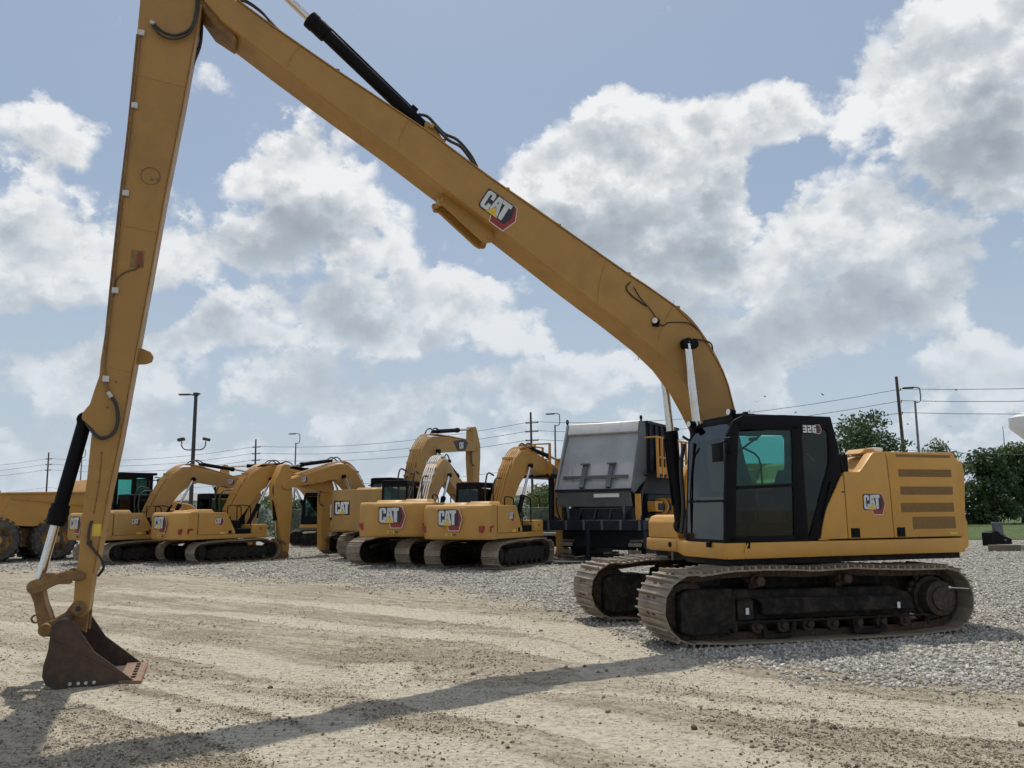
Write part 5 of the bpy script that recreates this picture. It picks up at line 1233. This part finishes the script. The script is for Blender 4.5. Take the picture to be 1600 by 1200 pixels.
bed.prism([(-2.9, 2.05), (-1.3, 1.35), (.2, 1.25), (1.9, 1.55), (2.45, 2.05), (2.55, 2.85), (2.45, 2.85), (2.35, 2.1), (1.85, 1.65), (.2, 1.35), (-1.28, 1.45), (-2.88, 2.12)], -1.32, 1.32)
bo_ = bed.build('bed', 'fleet_yellow', dt, bevel=.02)
g = MB(); g.prism([(2.0, 2.54), (2.3, 3.02), (3.0, 3.02), (3.05, 2.94), (2.55, 2.88)], -1.35, 1.35); g.build('spill_guard', 'fleet_yellow', bo_, bevel=.02)
g = MB()
for s_ in (-1, 1):
    g.bar((-2.9, 1.42 * s_, 2.39), (2.0, 1.42 * s_, 2.51), .08, .07); g.bar((-.6, 1.42 * s_, 2.26), (1.9, 1.42 * s_, 2.02), .05, .05)
    g.prism([(-.75, 2.38), (-.6, 2.40), (-.95, 1.40), (-1.15, 1.38)], 1.405 * s_ - .015 , 1.405 * s_ + .02)
g.build('bed_rim', 'fleet_yellow', bo_, bevel=.008)
g = MB()
for x in (-2.4, -1.6): g.tube([(x, -1.4, 2.42), (x, -1.4, 2.54), (x + .6, -1.4, 2.55), (x + .6, -1.4, 2.43)], .016, sub=2, seg=6)
g.build('tie_rail', 'galv', bo_)
g = MB(); g.box(-2.2, 3.1, -.55, .55, .75, 1.22); g.box(-2.4, -1.9, -.9, .9, .65, 1.25); g.prism([(-1.5, .7), (-1.2, 1.2), (1.2, 1.2), (1.5, .7), (1.1, .5), (-1.1, .5)], -.8, .8); g.build('rear_chassis', 'lug', dt, bevel=.02)
g = MB(); g.box(3.1, 6.6, -.9, .9, .7, 1.35); g.prism([(4.6, 1.35), (4.6, 2.35), (6.3, 2.05), (6.7, 1.75), (6.7, 1.35)], -.95, .95); g.build('front_chassis', 'fleet_yellow', dt, bevel=.03)
for s_ in (-1, 1):
    g = MB(); g.prism([(4.0, 1.65), (4.15, 1.85), (5.6, 1.85), (5.9, 1.45), (5.8, 1.40), (5.5, 1.75), (4.2, 1.75)], min(.8 * s_, 1.5 * s_), max(.8 * s_, 1.5 * s_)); g.build('mudguard', 'fleet_yellow', dt, bevel=.015)
c_ = MB()
for y0, y1 in ((-.98, -.9), (.9, .98)):
    c_.box(3.15, 3.27, y0, y1, 1.4, 3.2); c_.box(4.55, 4.65, y0, y1, 1.4, 3.2); c_.box(3.9, 3.98, y0, y1, 1.4, 3.2); c_.box(3.15, 4.65, y0, y1, 1.4, 2.05); c_.box(3.15, 4.65, y0, y1, 3.1, 3.25)
c_.box(3.05, 4.8, -1.0, 1.0, 3.22, 3.32); c_.box(3.15, 3.22, -.92, .92, 1.4, 2.3)
cb = c_.build('cab', 'black', dt, bevel=.02)
for y in (-.94, .94):
    g = MB(); g.box(3.2, 4.6, y - .005, y + .005, 2.05, 3.12); g.build('side_window', 'door_glass', cb, smooth_ang=0)
for x in (3.19, 4.60):
    g = MB(); g.box(x - .005, x + .005, -.9, .9, 2.1, 3.12); g.build('end_window', 'door_glass', cb, smooth_ang=0)
for s_ in (-1, 1):
    g = MB(); g.tube([(4.7, s_ * .95, 3.15), (5.2, s_ * 1.15, 3.1), (5.9, s_ * 1.35, 3.12)], .022, seg=6, sub=2); g.box(5.85, 5.95, s_ * 1.35 - .12, s_ * 1.35 + .12, 2.75, 3.18); g.build('mirror_arm', 'black', dt)

# ------------------------------------------------------------------ mobile screening plant
sp_ = empty('screening_plant', (3.15, 29.2, 0), R(90 - 30), 1.0)
tag(sp_, 'tall grey hopper screening plant on a dark frame with yellow guard rails', 'screening plant')
W = 1.30
g = MB(); g.add([(0, W, 4.30), (0, -W, 4.30), (-.95, -1.36, 2.30), (-.95, 1.36, 2.30), (.05, W, 4.30), (.05, -W, 4.30), (-.88, -1.36, 2.27), (-.88, 1.36, 2.27)], [(0, 1, 2, 3), (7, 6, 5, 4), (0, 3, 7, 4), (1, 5, 6, 2), (0, 4, 5, 1), (3, 2, 6, 7)]); ap = g.build('apron_plate', 'grey_steel', sp_)
g = MB(); g.add([(-.20, .62, 3.82), (-.20, -.62, 3.82), (-.72, -1.0, 2.78), (-.72, 1.0, 2.78), (-.17, .62, 3.80), (-.17, -.62, 3.80), (-.69, -1.0, 2.76), (-.69, 1.0, 2.76)], [(0, 1, 2, 3), (7, 6, 5, 4), (0, 3, 7, 4), (1, 5, 6, 2), (0, 4, 5, 1), (3, 2, 6, 7)])
g.build('apron_patch', 'pale_steel', ap); 
g = MB(); g.prism([(-.05, 4.27), (-.12, 4.32), (.0, 4.66), (.12, 4.70), (.15, 4.62)], -W - .02, W + .02); g.build('hopper_lip', 'pale_steel', sp_, bevel=.01)
for s_ in (-1, 1):
    g = MB(); y = s_ * (W + .09); g.prism([(.0, 4.68), (-.10, 4.40), (-1.02, 2.32), (-.82, 2.22), (.3, 2.75), (.45, 4.68)], y - .03, y + .03); g.build('wing_plate', 'grey_steel' if s_ > 0 else 'slate', sp_, bevel=.006)
    g = MB(); g.ring((.03, y, 4.78), (0, 1, 0), .05, .085, .04, seg=16); g.box(.0, .06, y - .02, y + .02, 4.62, 4.72); g.build('lifting_ring', 'black', sp_)
for yy in (.42, -.55):
    g = MB(); g.bar((-.58, yy, 3.22), (-.98, yy, 2.42), .16, .10, up=(1, 0, 0)); g.box(-.72, -.48, yy - .13, yy + .13, 3.20, 3.26); g.build('apron_rib', 'slate', ap, bevel=.006)
g = MB(); g.bar((-.82, 1.15, 2.78), (-.82, -1.20, 2.78), .10, .12); g.build('cross_beam', 'slate', ap, bevel=.008)
g = MB(); g.bar((-1.02, 1.38, 2.34), (-1.02, -1.38, 2.34), .10, .09); g.build('hinge_beam', 'navy', ap, bevel=.008)
g = MB(); g.add([(-1.0, 1.34, 2.28), (-1.0, -1.34, 2.28), (-.86, -1.34, 1.80), (-.86, 1.34, 1.80), (-.95, 1.34, 2.28), (-.95, -1.34, 2.28), (-.81, -1.34, 1.80), (-.81, 1.34, 1.80)], [(0, 1, 2, 3), (7, 6, 5, 4), (0, 3, 7, 4), (1, 5, 6, 2), (0, 4, 5, 1), (3, 2, 6, 7)]); lc = g.build('lower_chute', 'slate', sp_)
g = MB(); g.box(-1.02, -.99, -.95, -.05, 2.10, 2.22); g.build('notice_plate', 'white', lc, smooth_ang=0)
g = MB(); g.prism([(-.72, 1.75), (-.72, 1.2), (.5, 1.2), (.5, 1.75)], -1.25, 1.25); g.add([(-.74, 1.28, 1.74), (-.74, -1.28, 1.74), (-.80, -.85, 1.16), (-.80, .85, 1.16)], [(0, 1, 2, 3)]); g.build('discharge_box', 'navy', sp_, bevel=.01)
for yy in (1.1, .55, 0, -.55, -1.1):
    g = MB(); g.prism([(-.74, 1.36), (-.96, 1.36), (-.74, 1.74)], yy - .02, yy + .02); g.build('gusset', 'navy', sp_)
for k in range(6):
    g = MB(); g.box(-.975, -.945, -1.65 + k * .66, -1.58 + k * .66, 1.03, 1.35); g.build('frame_rib', 'slate', sp_)
for k, (y0, z0) in enumerate(((-1.50, 2.6), (-1.40, 2.45), (1.45, 2.5))):
    g = MB(); g.tube([(.1, y0, z0), (-.55, y0 * 1.06, z0 - .35), (-.65, y0 * 1.04, 1.7), (-.5, y0, 1.35)], .03, seg=6); g.build('hydraulic_hose', 'rubber', sp_)
for yy in (1.02, -1.02):
    g = MB(); g.cyl((-.70, yy, 1.20), (-.86, yy, 1.95), .05, seg=10); g.build('chute_ram', 'slate', sp_)
g = MB(); g.box(-.95, -.75, -1.75, 1.95, 1.02, 1.36); g.box(-.75, 4.5, -1.55, -1.35, 1.02, 1.32); g.box(-.75, 4.5, 1.35, 1.55, 1.02, 1.32)
for k in range(5): g.box(-.4 + k, -.25 + k, -1.35, 1.35, 1.05, 1.25)
for x, y in ((-.2, .75), (-.2, -.75), (2.4, .75), (2.4, -.75)): g.box(x, x + .5, y - .25, y + .25, .35, 1.03)
g.build('main_frame', 'navy', sp_, bevel=.012)
for y in (1.25, -1.25):
    g = MB(); lp_, pl_ = sample_loop([(x * .95 + 1.6, z * .8) for x, z in track_path(sag=False)], 40)
    for (px, pz), an in lp_: g.box(-.065, .06, y - .22, y + .22, -.03, .02, 0, Matrix.Translation((px, 0, pz)) @ Matrix.Rotation(-an, 4, 'Y'))
    g.box(.1, 3.1, y - .15, y + .15, .12, .62, 1); g.build('track', ['shoe', 'navy'], sp_, smooth_ang=0)
g = MB(); g.prism([(.45, 2.9), (.35, 4.66), (3.6, 4.66), (3.5, 2.9)], -W - .14, -W - .06)
for k in range(6): g.box(.5 + k * .55, .58 + k * .55, -W - .22, -W - .13, 3.0, 4.6)
g.box(.35, 3.62, -W - .2, -W - .05, 4.60, 4.70); g.build('hopper_side', 'navy', sp_, bevel=.008)
g = MB(); g.prism([(.45, 2.9), (.35, 4.6), (3.6, 4.6), (3.5, 2.9)], W + .06, W + .14); g.prism([(3.5, 4.62), (3.5, 2.9), (3.56, 2.9), (3.56, 4.62)], -W - .06, W + .06); g.build('hopper_back', 'slate', sp_)
g = MB(); g.box(-.3, 4.0, -1.5, 1.5, .42, 1.0); g.box(.1, 3.4, -1.62, -1.5, .5, 1.35); g.build('under_deck', 'navy', sp_, bevel=.02)
g = MB(); g.box(.2, 3.4, -1.35, 1.35, 2.2, 2.88); g.box(.3, 3.2, -1.45, 1.2, 1.4, 2.2); g.prism([(.25, 1.4), (.25, 2.2), (.9, 2.2), (1.6, 1.4)], 1.2, 1.4); g.build('engine_module', 'navy', sp_, bevel=.02)
g = MB(); g.cyl((.35, -1.62, 1.78), (2.2, -1.62, 1.78), .20, seg=18); g.build('vibration_motor', 'navy', sp_, bevel=.01)
g = MB()
for x in (.95, 1.55, 1.85): g.cyl((x, -1.62, 1.78), (x + .08, -1.62, 1.78), .30, seg=18)
g.box(.1, .8, -1.78, -1.5, 1.62, 1.96); g.build('motor_flange', 'rail_yellow', sp_, bevel=.008)
g = MB(); g.box(.3, 2.6, -1.85, -1.62, 1.42, 1.48); g.build('motor_shelf', 'pale_steel', sp_)
g = MB(); g.prism([(-.85, 2.2), (-.75, 2.2), (-.75, 1.36), (-.85, 1.36)], -1.58, -1.45); g.box(-.86, -.72, -1.60, -1.44, 1.5, 2.2); g.build('frame_post', 'rail_yellow', sp_, bevel=.006)
# right hand walkway
g = MB(); g.box(.05, 3.4, -1.95, -1.45, 2.80, 2.86); g.build('walkway', 'navy', sp_)
rl = MB()
rl.bar((.05, -1.92, 4.10), (3.3, -1.92, 4.10), .06, .06); rl.bar((.05, -1.92, 3.42), (3.3, -1.92, 3.42), .05, .05); rl.box(.03, 3.34, -1.94, -1.90, 2.87, 3.10)
rl.bar((.05, -1.92, 4.10), (.05, -1.45, 4.10), .05, .05)
rlo = rl.build('guard_rail', 'rail_yellow', sp_, bevel=.004)
for k in range(8):
    g = MB(); g.box(.02 + k * .42, .11 + k * .42, -1.96, -1.89, 2.74, 4.11); g.build('rail_post', 'rail_yellow', rlo)
# left hand platform
g = MB(); g.box(-.6, 1.2, 1.75, 3.0, 2.82, 2.95); g.box(-.35, -.18, 1.85, 2.0, 1.3, 2.82); g.box(.8, .95, 1.85, 2.0, 1.3, 2.82); g.bar((-.26, 1.95, 1.5), (-.26, 1.4, 1.2), .12, .12); g.build('side_platform', 'navy', sp_, bevel=.01)
rl = MB(); rl.bar((-.58, 1.78, 4.0), (-.58, 2.98, 4.0), .05, .05); rl.bar((-.58, 1.78, 3.45), (-.58, 2.98, 3.45), .05, .05); rl.bar((-.58, 2.98, 4.0), (1.15, 2.98, 4.0), .05, .05); rl.bar((-.58, 2.98, 3.45), (1.15, 2.98, 3.45), .05, .05); rl.box(-.60, -.57, 1.78, 2.98, 2.96, 3.12)
rlo = rl.build('platform_rail', 'rail_yellow', sp_, bevel=.004)
for x, y in ((-.58, 1.8), (-.58, 2.4), (-.58, 2.96), (.3, 2.98), (1.12, 2.98)):
    g = MB(); g.box(x - .035, x + .035, y - .035, y + .035, 2.90, 4.02); g.build('rail_post', 'rail_yellow', rlo)
g = MB(); g.cyl((-1.3, .1, .12), (-1.1, .1, .12), .12, seg=14); g.box(-1.25, -1.15, .05, .15, .1, 1.05); g.build('jack_leg', 'navy', sp_)

cv = empty('folded_conveyor', (1.0, 32.6, 0), R(12))
tag(cv, 'low pale steel conveyor lying on a dark base behind the parked row', 'conveyor')
g = MB(); g.box(-2.4, 2.6, -.9, .9, .35, .75); g.box(-2.2, -1.6, -1.0, 1.0, 0, .35); g.box(1.6, 2.2, -1.0, 1.0, 0, .35); g.build('base_frame', 'navy', cv, bevel=.02)
g = MB()
for k, (z0, y0) in enumerate(((.80, -.95), (.98, -.55), (1.12, -.1))): g.bar((-2.6, y0, z0 + .1), (2.8, y0, z0 - .02), .34, .07)
g.build('side_rail', 'pale_steel', cv, bevel=.008)
g = MB(); g.bar((-2.5, .2, 1.22), (2.7, .2, 1.08), .9, .06); g.build('belt', 'rubber', cv)
mt_ = MB(); mt_.plan([(-1.9, -.9), (3.2, -.75), (3.3, .85), (-1.8, .7)], .03, .075)
mo = mt_.build('ground_mat', 'rubber', bevel=.01); mo.location = (2.3, 28.2, 0); mo.rotation_euler.z = R(8)
tag(mo, 'black mat lying flat on the gravel before the screening plant', 'mat')

# ------------------------------------------------------------------ small machine part beside the excavator's tail
hp = empty('coupler_attachment', (18.95, 33.8, 0), R(20), .72); tag(hp, 'small black steel coupler standing at the edge of the gravel on the right', 'attachment')
g = MB(); g.prism([(-.6, .25), (-.6, .95), (-.1, 1.05), (.15, .85), (.9, .60), (.9, .25)], -.3, .3); g.build('body', 'black', hp, bevel=.02)
g = MB(); g.prism([(.0, .3), (-.05, 1.45), (.55, 1.45), (.65, .3)], -.1, .1); g.box(-.05, .55, -.14, .14, 1.35, 1.50); g.build('upright_plate', 'slate', hp, bevel=.02)
for z in (.55, .8):
    g = MB(); g.cyl((.3, -.42, z), (.3, .42, z), .05); g.build('pin', 'galv', hp)
for i, (x, y, a, l) in enumerate(((18.9, 33.2, 8, 1.2), (19.6, 33.5, -4, 1.5))):
    g = MB(); g.box(-l / 2, l / 2, -.14, .14, 0, .24); o = g.build('timber_block', 'timber' if i == 0 else 'concrete', bevel=.015); o.location = (x, y - .1, 0); o.rotation_euler.z = R(a)
    tag(o, 'weathered brown timber block under the black coupler' if i == 0 else 'pale concrete beam lying beside the black coupler', 'block')

# ------------------------------------------------------------------ poles, lamps, wires
POLES = [(-86, 157), (-40, 132), (2.3, 98), (33.9, 73), (68, 50)]
pl_lab = ['distant timber utility pole at the far left of the power line', 'timber utility pole above the middle of the parked excavators', 'timber utility pole left of the grey screening plant', 'tall leaning timber utility pole behind the long reach excavator', 'timber utility pole off to the right']
for i, (x, y) in enumerate(POLES[:4]):
    p = empty('utility_pole', (x, y, 0)); tag(p, pl_lab[i], 'utility pole', 'utility poles along the power line')
    g = MB(); g.cyl((0, 0, 0), (-.15 if i < 3 else -.30, 0, 13.0), .17, .12, seg=10); g.build('pole', 'pole_wood', p)
    if i == 3:
        g = MB(); g.cyl((-.18, -.26, 6.0), (-.18, -.26, 6.5), .14, seg=10); g.build('transformer', 'pole_wood', p)
    for z in (11.75, 10.72, 9.68):
        g = MB(); g.bar((-.75, .35, z), (.70, -.35, z), .10, .10) if i < 3 else g.bar((-.32, 0, z), (-.02, -.1, z), .05, .05)
        for k in (-.7, .65): g.cyl((k if i < 3 else -.05, -.5 * k if i < 3 else -.1, z + .05), (k if i < 3 else -.05, -.5 * k if i < 3 else -.1, z + .2), .04, seg=6)
        g.build('cross_arm', 'pole_wood', p)
wl = ['topmost cable of the power line', 'middle cable of the power line', 'third cable of the power line', 'low thin cable strung across the yard']
ALLP = [(-140, 185)] + POLES + [(105, 26)]
for k, zz in enumerate((11.9, 10.87, 9.83, 6.55)):
    pts = []
    for (xa, ya), (xb, yb) in zip(ALLP, ALLP[1:]):
        for i in range(10):
            t_ = i / 10; pts.append((xa + (xb - xa) * t_, ya + (yb - ya) * t_, zz - 1.1 * 4 * t_ * (1 - t_)))
    g = MB(); g.tube(pts, .028 if k < 3 else .022, seg=5, sub=1)
    o = g.build('power_cable', 'wire'); tag(o, wl[k] + ' hung between the timber poles', 'cable', 'power line cables')
LAMPS = [(28.1, 58.5), (3.7, 73), (-23.1, 90), (-56, 110)]
ll = ['grey street lamp right of the leaning pole behind the excavator tail', 'grey street lamp above the grey screening plant', 'grey street lamp behind the middle of the parked row', 'far street lamp seen beside the dark bucket cylinder']
for i, (x, y) in enumerate(LAMPS):
    p = empty('street_lamp', (x, y, 0)); tag(p, ll[i], 'street lamp', 'street lamps along the road')
    g = MB(); g.cyl((0, 0, 0), (0, 0, 9.0), .11, .07, seg=10); g.build('post', 'galv', p)
    g = MB(); g.tube([(0, 0, 8.9), (.38, 0, 9.05), (.40, 0, 9.8), (.30, 0, 9.95), (-.1, 0, 10.0)], .045, seg=6, sub=3); a_ = g.build('arm', 'galv', p)
    g = MB(); g.add([(-.05, -.14, 10.02), (-.05, .14, 10.02), (-.8, .16, 9.98), (-.8, -.16, 9.98), (-.05, -.1, 9.90), (-.05, .1, 9.90), (-.75, .1, 9.88), (-.75, -.1, 9.88)], [(0, 1, 2, 3), (7, 6, 5, 4), (0, 4, 5, 1), (1, 5, 6, 2), (2, 6, 7, 3), (3, 7, 4, 0)]); g.build('lamp_head', 'slate', p, bevel=.02)
fl = empty('yard_light_mast', (-18.7, 49.5, 0)); tag(fl, 'dark steel light mast with one long arm and two floodlights', 'light mast')
g = MB(); g.cyl((0, 0, 0), (0, 0, 8.7), .13, .10, seg=12); g.cyl((0, 0, 8.55), (0, 0, 8.72), .17, .17, seg=10); g.build('mast', 'pole_steel', fl)
g = MB(); g.tube([(0, 0, 8.55), (-.35, 0, 8.63), (-.5, 0, 8.63)], .05, sub=2, seg=6); g.box(-1.0, -.4, -.14, .14, 8.58, 8.66); g.box(.1, .24, -.12, .12, 8.62, 8.70); g.build('lamp_head', 'pole_steel', fl, bevel=.02)
for s_ in (-1, 1):
    g = MB(); g.tube([(0, 0, 5.35), (s_ * .45, 0, 5.36), (s_ * .68, 0, 5.55), (s_ * .70, 0, 5.85)], .035, sub=4, seg=6); g.build('bracket', 'pole_steel', fl)
    g = MB(); M = Matrix.Translation((s_ * .74, 0, 5.95)) @ Matrix.Rotation(s_ * R(12), 4, 'Y'); g.box(-.2, .2, -.14, .14, -.08, .10, 0, M); g.build('floodlight', 'pole_steel', fl, bevel=.03)

# ------------------------------------------------------------------ water tower, mast, far buildings
wt_ = empty('water_tower', (255, 408, 0)); tag(wt_, 'white water tower with a wide bowl at the right edge', 'water tower')
def lathe(mb, prof, seg=40):
    vs, fs = [], []
    for r0, z0 in prof:
        for i in range(seg): a = 2 * math.pi * i / seg; vs.append((r0 * math.cos(a), r0 * math.sin(a), z0))
    for j in range(len(prof) - 1):
        for i in range(seg): fs.append((j * seg + i, j * seg + (i + 1) % seg, (j + 1) * seg + (i + 1) % seg, (j + 1) * seg + i))
    fs += [tuple(range(seg)), tuple(range((len(prof) - 1) * seg, len(prof) * seg))]; mb.add(vs, fs)
g = MB(); lathe(g, [(5.5, 0), (3.4, 5), (3.2, 28), (4.0, 31), (9, 36), (12.3, 39.2), (12.6, 40.2), (12.6, 44.2)]); tw = g.build('tower_body', 'tower_white', wt_, smooth_ang=30)
g = MB(); lathe(g, [(12.7, 44.2), (12.4, 44.6), (7, 46.8), (.4, 48.0)]); g.build('tower_roof', 'tower_white', wt_, smooth_ang=30)
g = MB()
for k in range(7): g.cyl((0, 0, 0 + k * 4), (0, 0, 4 + k * 4), .42 - k * .05, .40 - k * .05, seg=6)
o = g.build('radio_mast', 'galv'); o.location = (163, 280, 0); tag(o, 'thin grey radio mast beyond the trees on the right', 'mast')
for i, (x, y, w, d, h, lab) in enumerate(((1.5, 150, 16, 10, 4.2, 'low white distant building behind the bushes near the utility pole'), (-60, 170, 24, 12, 4.0, 'long pale distant shed low on the horizon at left'))):
    b_ = empty('far_building', (x, y, 0)); tag(b_, lab, 'building')
    g = MB(); g.box(-w / 2, w / 2, -d / 2, d / 2, 0, h); wl_ = g.build('wall', 'far_wall', b_)
    g = MB(); g.prism_x([(-d / 2 - .4, h), (0, h + 1.6), (d / 2 + .4, h), (d / 2 + .4, h - .15), (-d / 2 - .4, h - .15)], -w / 2 - .4, w / 2 + .4); g.build('roof', 'roof_grey', b_)
    for k in range(int(w // 4)):
        g = MB(); x_ = -w / 2 + 1.5 + k * 4; g.box(x_, x_ + 1.6, -d / 2 - .05, -d / 2 + .05, 1.2, 2.6); g.build('window', 'cab_glass', b_)

# ------------------------------------------------------------------ trees and bushes
def crown(name, parent, blobs, nleaf, size, mat, seed):
    r_ = np.random.default_rng(seed)
    vol = np.array([b_[3] * b_[4] * b_[5] for b_ in blobs]) ** .8; vol = vol / vol.sum()
    ids = r_.choice(len(blobs), nleaf, p=vol)
    B = np.array(blobs)[ids]
    d = r_.normal(size=(nleaf, 3)); d /= np.linalg.norm(d, axis=1)[:, None]
    rad = (r_.random(nleaf) ** .45)[:, None]
    # leaf sprays bunch together: pull each leaf to one of a set of twig ends
    P = B[:, :3] + d * rad * B[:, 3:6]
    tw = P[r_.integers(0, nleaf, nleaf // 14)]
    k = r_.integers(0, len(tw), nleaf)
    m_ = r_.random(nleaf) < .72
    P[m_] = tw[k][m_] + r_.normal(size=(m_.sum(), 3)) * size * np.array([1.5, 1.5, 1.0])
    P[:, 2] = np.maximum(P[:, 2], .1)
    a = r_.normal(size=(nleaf, 3)); a /= np.linalg.norm(a, axis=1)[:, None]
    b2 = np.cross(a, r_.normal(size=(nleaf, 3))); b2 /= np.linalg.norm(b2, axis=1)[:, None]
    s_ = size * r_.uniform(.55, 1.25, (nleaf, 1))
    V = np.stack([P - a * s_, P + b2 * s_ * .5, P + a * s_, P - b2 * s_ * .5], 1).reshape(-1, 3)
    me = mesh_np(name, V, np.arange(nleaf * 4).reshape(-1, 4), 4); me.materials.append(MT[mat])
    o = bpy.data.objects.new(name, me); COL.objects.link(o); o.parent = parent
    return o

def tree(x, y, h, w, label, mat='leaf_mid', seed=1, name='leafy_tree', cat='tree', group=None, nleaf=5200, low=.18, leaf=.17):
    rr = random.Random(seed)
    t_ = empty(name, (x, y, 0), rr.uniform(0, 6)); tag(t_, label, cat, group)
    g = MB(); g.cyl((0, 0, 0), (.05, 0, h * .45), .035 * h, .02 * h, seg=8)
    blobs = []
    n = 13
    for i in range(n):
        a = rr.uniform(0, 6.28); f = (i + .5) / n
        zc = h * (low + (1 - low) * f * .88); rad = w * .5 * (math.sin(math.pi * (.16 + .74 * f)) ** .8)
        rr_ = rad * rr.uniform(.2, .75)
        bx, by = rr_ * math.cos(a), rr_ * math.sin(a); s_ = w * rr.uniform(.17, .27)
        blobs.append((bx, by, zc, s_, s_, s_ * rr.uniform(.6, .9)))
        if i % 2 == 0: g.cyl((.03, 0, min(zc * .6, h * .44)), (bx, by, zc), .012 * h, .004 * h, seg=6)
    g.build('trunk', 'bark', t_)
    crown('crown', t_, blobs, nleaf, leaf, mat, seed)
    return t_

tree(26.4, 64, 8.6, 8.0, 'rounded dark green tree rising behind the excavator cab', 'leaf_dark', 3, nleaf=9000)
tree(38.6, 76, 8.2, 4.5, 'sparse pale green tree top showing just above the yellow hood', 'leaf_pale', 5, nleaf=2600)
G = 'trees in the hedge beyond the grass'
for i, (x, y, h, w, mat, lab) in enumerate(((45.0, 80, 6.8, 6.5, 'leaf_dark', 'dense green tree just right of the excavator tail'),
        (49.6, 83, 8.3, 6.0, 'leaf_mid', 'tallest pointed green tree in the hedge right of the tail'), (54.2, 83, 6.0, 6.0, 'leaf_mid', 'lower green tree in the hedge under the radio mast'),
        (58.5, 84, 8.8, 6.5, 'leaf_mid', 'broad green tree in front of the water tower'), (63.5, 84, 8.0, 6.5, 'leaf_dark', 'last hedge tree at the right edge'), (40.5, 82, 6.0, 6.0, 'leaf_dark', 'hedge tree standing closest to the excavator hood'))):
    tree(x, y, h, w, lab, mat, 20 + i, group=G, low=.06, nleaf=9500, leaf=.19)
tree(33.0, 80, 5.5, 7.0, 'low dark tree behind the rear of the cab', 'leaf_dark', 31, low=.06, nleaf=6000)
BG = 'bushes along the far fence'
bl = ['round green bush between the parked booms', 'broad green bush behind the upright stick', 'green bush left of the utility pole', 'green bush under the raised boom beside the screening plant', 'small pale bush at the foot of the utility pole', 'dark bush behind the farthest excavators', 'green bush behind the screening plant frame', 'low bush behind the dump truck cab', 'low bush behind the older boxy excavator', 'green bush seen under the screening plant']
for i, (x, y, h, w, mat) in enumerate(((-19.6, 62, 3.4, 4.2, 'leaf_mid'), (-16.4, 61, 3.0, 4.0, 'leaf_mid'), (-.6, 63, 2.6, 3.6, 'leaf_mid'), (2.4, 62, 3.3, 4.4, 'leaf_pale'), (2.9, 92, 4.3, 5.0, 'leaf_pale'), (-12.6, 63, 2.8, 4.4, 'leaf_dark'), (6.2, 62, 3.2, 4.6, 'leaf_mid'), (-24.5, 64, 2.3, 4.0, 'leaf_mid'), (-8.5, 64, 3.0, 4.4, 'leaf_mid'), (10.5, 62, 3.0, 4.6, 'leaf_dark'))):
    tree(x, y, h, w, bl[i], mat, 50 + i, name='bush', cat='bush', group=BG, low=.05, nleaf=3600, leaf=.13)

# chain link fence far behind
fe = empty('chain_link_fence', (0, 58.5, 0)); tag(fe, 'thin grey chain link fence running behind the parked machines', 'fence')
for k in range(15):
    g = MB(); g.cyl((-26 + k * 3, 0, 0), (-26 + k * 3, 0, 1.9), .035, seg=6); g.build('post', 'galv', fe)
for z in (1.87, .1):
    g = MB(); g.cyl((-26, 0, z), (16, 0, z), .024, seg=5); g.build('rail', 'galv', fe)
mt, t, b = material('chain_link_mesh')
geo = nd(t, 'ShaderNodeNewGeometry').outputs['Position']
sx = nd(t, 'ShaderNodeSeparateXYZ'); t.links.new(geo, sx.inputs[0])
def stripe(v):
    f = math_node(t, 'FRACT', math_node(t, 'MULTIPLY', v, 14.0)); return math_node(t, 'LESS_THAN', f, 0.12)
al = math_node(t, 'MAXIMUM', stripe(math_node(t, 'ADD', sx.outputs[0], sx.outputs[2])), stripe(math_node(t, 'SUBTRACT', sx.outputs[0], sx.outputs[2])))
t.links.new(al, b.inputs['Alpha']); b.inputs['Base Color'].default_value = (.2, .2, .2, 1); b.inputs['Roughness'].default_value = .5
g = MB(); g.box(-26, 16, -.004, .004, .1, 1.86); g.build('wire_mesh', mt, fe, smooth_ang=0)

# ------------------------------------------------------------------ birds over the excavator
bm_ = MB(); bm_.add([(-.10, 0, .0), (0, -.02, .02), (.10, 0, 0), (0, .022, -.02), (0, 0, .03)], [(0, 1, 4), (1, 2, 4), (2, 3, 4), (3, 0, 4), (0, 3, 2, 1)])
bm_.add([(-.04, .0, .01), (.05, 0, .01), (-.03, -.17, .08), (-.05, -.16, .085), (-.04, 0, .018), (.05, 0, .018)], [(0, 1, 2, 3), (4, 3, 2, 5), (0, 3, 4), (1, 5, 2)]); bm_.add([(-.04, .0, .01), (.05, 0, .01), (-.03, .17, .08), (-.05, .16, .085), (-.04, 0, .018), (.05, 0, .018)], [(3, 2, 1, 0), (5, 2, 3, 4), (4, 3, 0), (2, 5, 1)])
bird_me = bm_.mesh('bird', 'bird', smooth_ang=0)
BPOS = [(7.24, 24.78, 4.81), (7.74, 25.65, 5.08), (8.9, 26.38, 4.66), (8.63, 23.26, 4.8), (11.56, 27.54, 4.56), (12.94, 29.13, 4.52), (12.7, 27.05, 4.33), (15.35, 28.94, 5.68), (15.63, 30.06, 4.52), (8.09, 28.7, 4.97), (15.76, 32.11, 5.75)]
for i, p in enumerate(BPOS):
    o = bpy.data.objects.new('bird', bird_me); COL.objects.link(o); o.location = p; o.rotation_euler = (rng.uniform(-.3, .3), rng.uniform(-.3, .3), rng.uniform(0, 6)); o.scale = (.5,) * 3
    tag(o, 'tiny dark bird flying in the sky above the excavator cab and hood', 'bird', 'birds in the air')
S.render.engine = 'CYCLES'
